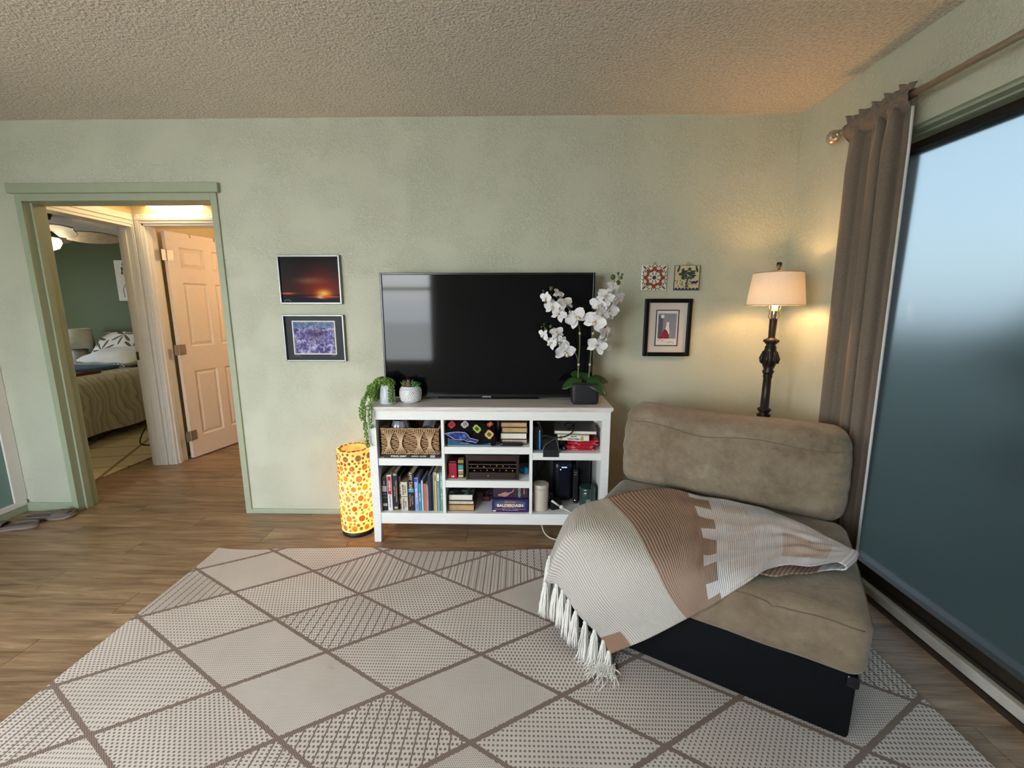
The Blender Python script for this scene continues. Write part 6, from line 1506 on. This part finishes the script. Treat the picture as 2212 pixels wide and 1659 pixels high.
for x, z, s, turn in flowers:
    y = -.278 + rnd.uniform(-.018, .018); o = bpy.data.objects.new('flower', fm); COL.objects.link(o); o.parent = orc
    o.location = (x - PX, y - PY, z - ZT); o.scale = (s, s, s)
    o.rotation_euler = Euler((PI / 2 + rnd.uniform(-.75, .45), rnd.uniform(-.7, .7), turn * 1.1), 'XYZ')
    for nm, me in (('lip', lmesh), ('throat', cmesh)):
        c = bpy.data.objects.new(nm, me); COL.objects.link(c); c.parent = o
BUD = pm('orchid_bud_green', (72, 88, 36), .5)
for bx_, bz_, r, mat_ in ((.165, 1.468, .011, BUD), (.135, 1.395, .008, BUD), (.112, 1.435, .006, BUD), (.122, 1.455, .006, BUD), (.165, 1.262, .009, BUD), (.135, 1.245, .008, BUD), (.128, 1.275, .005, BUD), (.115, 1.258, .005, BUD), (.500, 1.528, .013, BUD), (.530, 1.498, .012, BUD), (.545, 1.525, .008, BUD), (.527, 1.548, .007, BUD), (.550, 1.542, .006, BUD), (.460, 1.275, .007, BUD), (.466, 1.258, .007, BUD)):
    m = MB(); m.ball((bx_, -.262, bz_), r, r * .9, r * 1.15, 10, 7); obj('bud', m, mat_, orc, True)
for P in ([(.512, -.258, 1.46), (.525, -.26, 1.50), (.540, -.262, 1.525)], [(.520, -.26, 1.49), (.50, -.262, 1.52)], [(.535, -.262, 1.515), (.527, -.262, 1.545)], [(.54, -.262, 1.525), (.55, -.262, 1.54)], [(.15, -.26, 1.43), (.125, -.262, 1.44), (.112, -.262, 1.435)], [(.15, -.26, 1.24), (.132, -.262, 1.258), (.122, -.262, 1.265)]):
    m = MB(); m.tube(spline(P, 8), .0018, 5); obj('bud_stalk', m, OSTEM, orc, True)

# dimpled pot with succulents
QX, QY = -.641, -.232
suc = thing('potted_succulents', 'small succulents in a round dimpled white pot', 'plant', (QX, QY, ZT))
m = MB(); T = TR(QX, QY, ZT + .0004); m.lathe([(0, 0), (.040, 0), (.050, .006), (.058, .022), (.061, .045), (.058, .072), (.051, .094), (.047, .097), (.044, .092), (.046, .07)], 48, T, False); pot = obj('pot', m, pm('white_glazed_ceramic', (228, 228, 230), .2, var=.02), suc, True)
m = MB(); m.lathe([(0, .084), (.045, .084)], 24, T, False); obj('soil', m, pm('dark_soil', (46, 36, 28), .95), suc)
m = MB()
for r_ in range(9):
    z = .014 + r_ * .0088; rr_ = .058 + .003 * math.sin(PI * (z - .02) / .07) - max(0, z - .068) * .22 - max(0, .03 - z) * .18
    for k in range(32):
        a = 2 * PI * (k + .5 * (r_ % 2)) / 32; m.ball((QX + rr_ * math.cos(a), QY + rr_ * math.sin(a), ZT + z), .0042, .0042, .0032, 6, 4)
obj('dimples', m, pm('white_glazed_ceramic', (228, 228, 230), .2), pot, True, kind='stuff')
def rosette(x, y, z, R, n, col, tilt=.5, rows=3):
    m = MB()
    for r_ in range(rows):
        for k in range(n):
            a = 2 * PI * (k + .5 * r_) / n; t_ = tilt + r_ * .35; L = R * (1 - .22 * r_); d = Vector((math.cos(a) * math.cos(t_), math.sin(a) * math.cos(t_), math.sin(t_))); sd = Vector((-math.sin(a), math.cos(a), 0)); P = []
            for i in range(6):
                s = i / 5; wd = L * .24 * math.sin(PI * min(1, .2 + .8 * s)) ** .8; c = Vector((x, y, z + .004 * r_)) + d * L * s + Vector((0, 0, .16 * L * s * s)); P.append([c - sd * wd, c + Vector((0, 0, -.08 * L)), c + sd * wd])
            m.grid(P)
    o = obj('rosette', m, col, suc, True); o.modifiers.new('s', 'SOLIDIFY').thickness = .0025
SG = pm('succulent_green', (88, 128, 62), .5, var=.2, scale=60); SG2 = pm('succulent_jade', (70, 140, 78), .45, var=.15, scale=40)
rosette(QX - .028, QY - .008, ZT + .092, .036, 8, SG, .75); rosette(QX + .026, QY - .004, ZT + .092, .040, 8, SG2, .35)
m = MB()
for k in range(44):
    z = .09 + .042 * k / 44; r = .0105 * (1 - .75 * k / 44); a = k * 2.4; m.ball((QX - .006 + r * math.cos(a), QY - .018 + r * math.sin(a), ZT + z), .0042 * (1 - .4 * k / 44), None, .0050, 6, 4)
obj('pink_spike', m, pm('pink_succulent', (186, 84, 96), .6, var=.3, scale=80), suc, True)
m = MB()
for k in range(9):
    a = k * .7; m.tube(spline([(QX - .015 + .010 * math.cos(a), QY + .015 + .01 * math.sin(a), ZT + .086), (QX - .015 + .024 * math.cos(a), QY + .015 + .016 * math.sin(a), ZT + .108), (QX - .015 + .03 * math.cos(a), QY + .015 + .02 * math.sin(a), ZT + .128)], 6), [.005, .0055, .005, .004, .003, .001], 6)
obj('spiky_leaves', m, SG, suc, True)

# string-of-pearls in a tapered white pot
UX, UY = -.768, -.262
sop = thing('trailing_plant', 'trailing bead-leaved succulent spilling from a tapered white pot', 'plant', (UX, UY, ZT))
g = N('streaked_white_ceramic'); mp = g.n('Mapping'); g.link(g.coord('Object'), mp.inputs[0]); mp.inputs['Scale'].default_value = (70, 70, 12); n_ = g.noise(mp.outputs[0], 1, 3); g.color(g.ramp(n_, [(.35, srgb(186, 190, 202)), (.6, srgb(228, 230, 236))])); STRK = g.done(.4)
m = MB(); T = TR(UX, UY, ZT + .0004); m.lathe([(0, 0), (.043, 0), (.045, .004), (.041, .06), (.037, .112), (.034, .113), (.033, .105)], 40, T, False); obj('pot', m, STRK, sop, True)
m = MB(); m.lathe([(0, .104), (.034, .104)], 20, T, False); obj('soil', m, pm('dark_soil', (46, 36, 28), .95), sop)
BEAD = pm('bead_leaf_green', (108, 142, 56), .45, var=.25, scale=70); VINE = pm('vine_stem', (88, 104, 52), .6)
bd = MB(); bd.ball((0, 0, 0), 1, 1, 1, 6, 5)
rnd = random.Random(17)
def strand(P, n, r=.0052):
    pts = spline(P, max(10, n)); m = MB(); m.tube(pts, .0011, 4); st = obj('strand', m, VINE, sop, True); b = MB()
    for i in range(n):
        p = pts[min(len(pts) - 1, int(i * (len(pts) - 1) / max(1, n - 1)))]; 
        for q in range(2):
            a = rnd.uniform(0, 2 * PI) if q == 0 else a + PI; s = r * rnd.uniform(.8, 1.15)
            c = p + Vector((math.cos(a), math.sin(a) * .8, rnd.uniform(-.3, .3))) * .0092
            b.add([Vector(v_) * s * 1.0 + c for v_ in [Vector((x * .85, y * .85, z * 1.25)) for x, y, z in bd.v]], bd.f)
    obj('bead_leaves', b, BEAD, st, True, kind='stuff')
zt2 = ZT + .118
for k in range(46):       # crown over the rim, falling to the left
    a = rnd.uniform(0, 2 * PI); r0 = rnd.uniform(.0, .03); x0_, y0_ = UX + r0 * math.cos(a), UY + r0 * math.sin(a)
    lx_ = UX - .045 - rnd.uniform(0, .05); ly_ = UY + rnd.uniform(-.045, .03); zz_ = ZT + rnd.uniform(.012, .09)
    strand([(x0_, y0_, zt2 - .01), (x0_ - .02, y0_ + (ly_ - y0_) * .3, zt2 + rnd.uniform(.012, .032)), (lx_ + .012, ly_, zt2 - rnd.uniform(.0, .02)), (lx_, ly_, (zt2 + zz_) / 2), (lx_ - .006, ly_, zz_)], 17)
for k in range(7):
    a = rnd.uniform(-2.4, .5); strand([(UX, UY, zt2 - .01), (UX + .02 * math.cos(a), UY + .02 * math.sin(a), zt2 + .018), (UX + .040 * math.cos(a), UY + .040 * math.sin(a), zt2 - .004)], 8)
# right-hand short strands over the pot
strand([(UX + .02, UY - .02, zt2), (UX + .030, UY - .042, zt2 - .005), (UX + .030, UY - .050, ZT + .06), (UX + .032, UY - .050, ZT + .018)], 20)
strand([(UX + .025, UY - .015, zt2), (UX + .042, UY - .030, zt2 - .01), (UX + .044, UY - .034, ZT + .055), (UX + .044, UY - .036, ZT + .012)], 20)
# long strands past the console edge
strand([(UX - .03, UY - .03, zt2 + .01), (UX - .060, UY - .075, ZT + .09), (UX - .062, UY - .110, ZT + .02), (UX - .066, UY - .113, ZT - .05), (UX - .064, UY - .113, ZT - .115)], 34)
strand([(UX - .03, UY - .02, zt2 + .01), (UX - .085, UY - .060, ZT + .08), (UX - .100, UY - .112, ZT + .015), (UX - .098, UY - .115, ZT - .07), (UX - .096, UY - .114, ZT - .16), (UX - .088, UY - .113, ZT - .225)], 46)
strand([(UX - .04, UY - .02, zt2 + .005), (UX - .095, UY - .03, ZT + .08), (UX - .125, UY - .05, ZT + .0), (UX - .122, UY - .05, ZT - .08), (UX - .115, UY - .05, ZT - .15), (UX - .108, UY - .05, ZT - .185)], 42)
strand([(UX - .04, UY - .0, zt2 + .005), (UX - .115, UY - .01, ZT + .05), (UX - .145, UY - .03, ZT - .01), (UX - .148, UY - .03, ZT - .06), (UX - .140, UY - .03, ZT - .095)], 26)
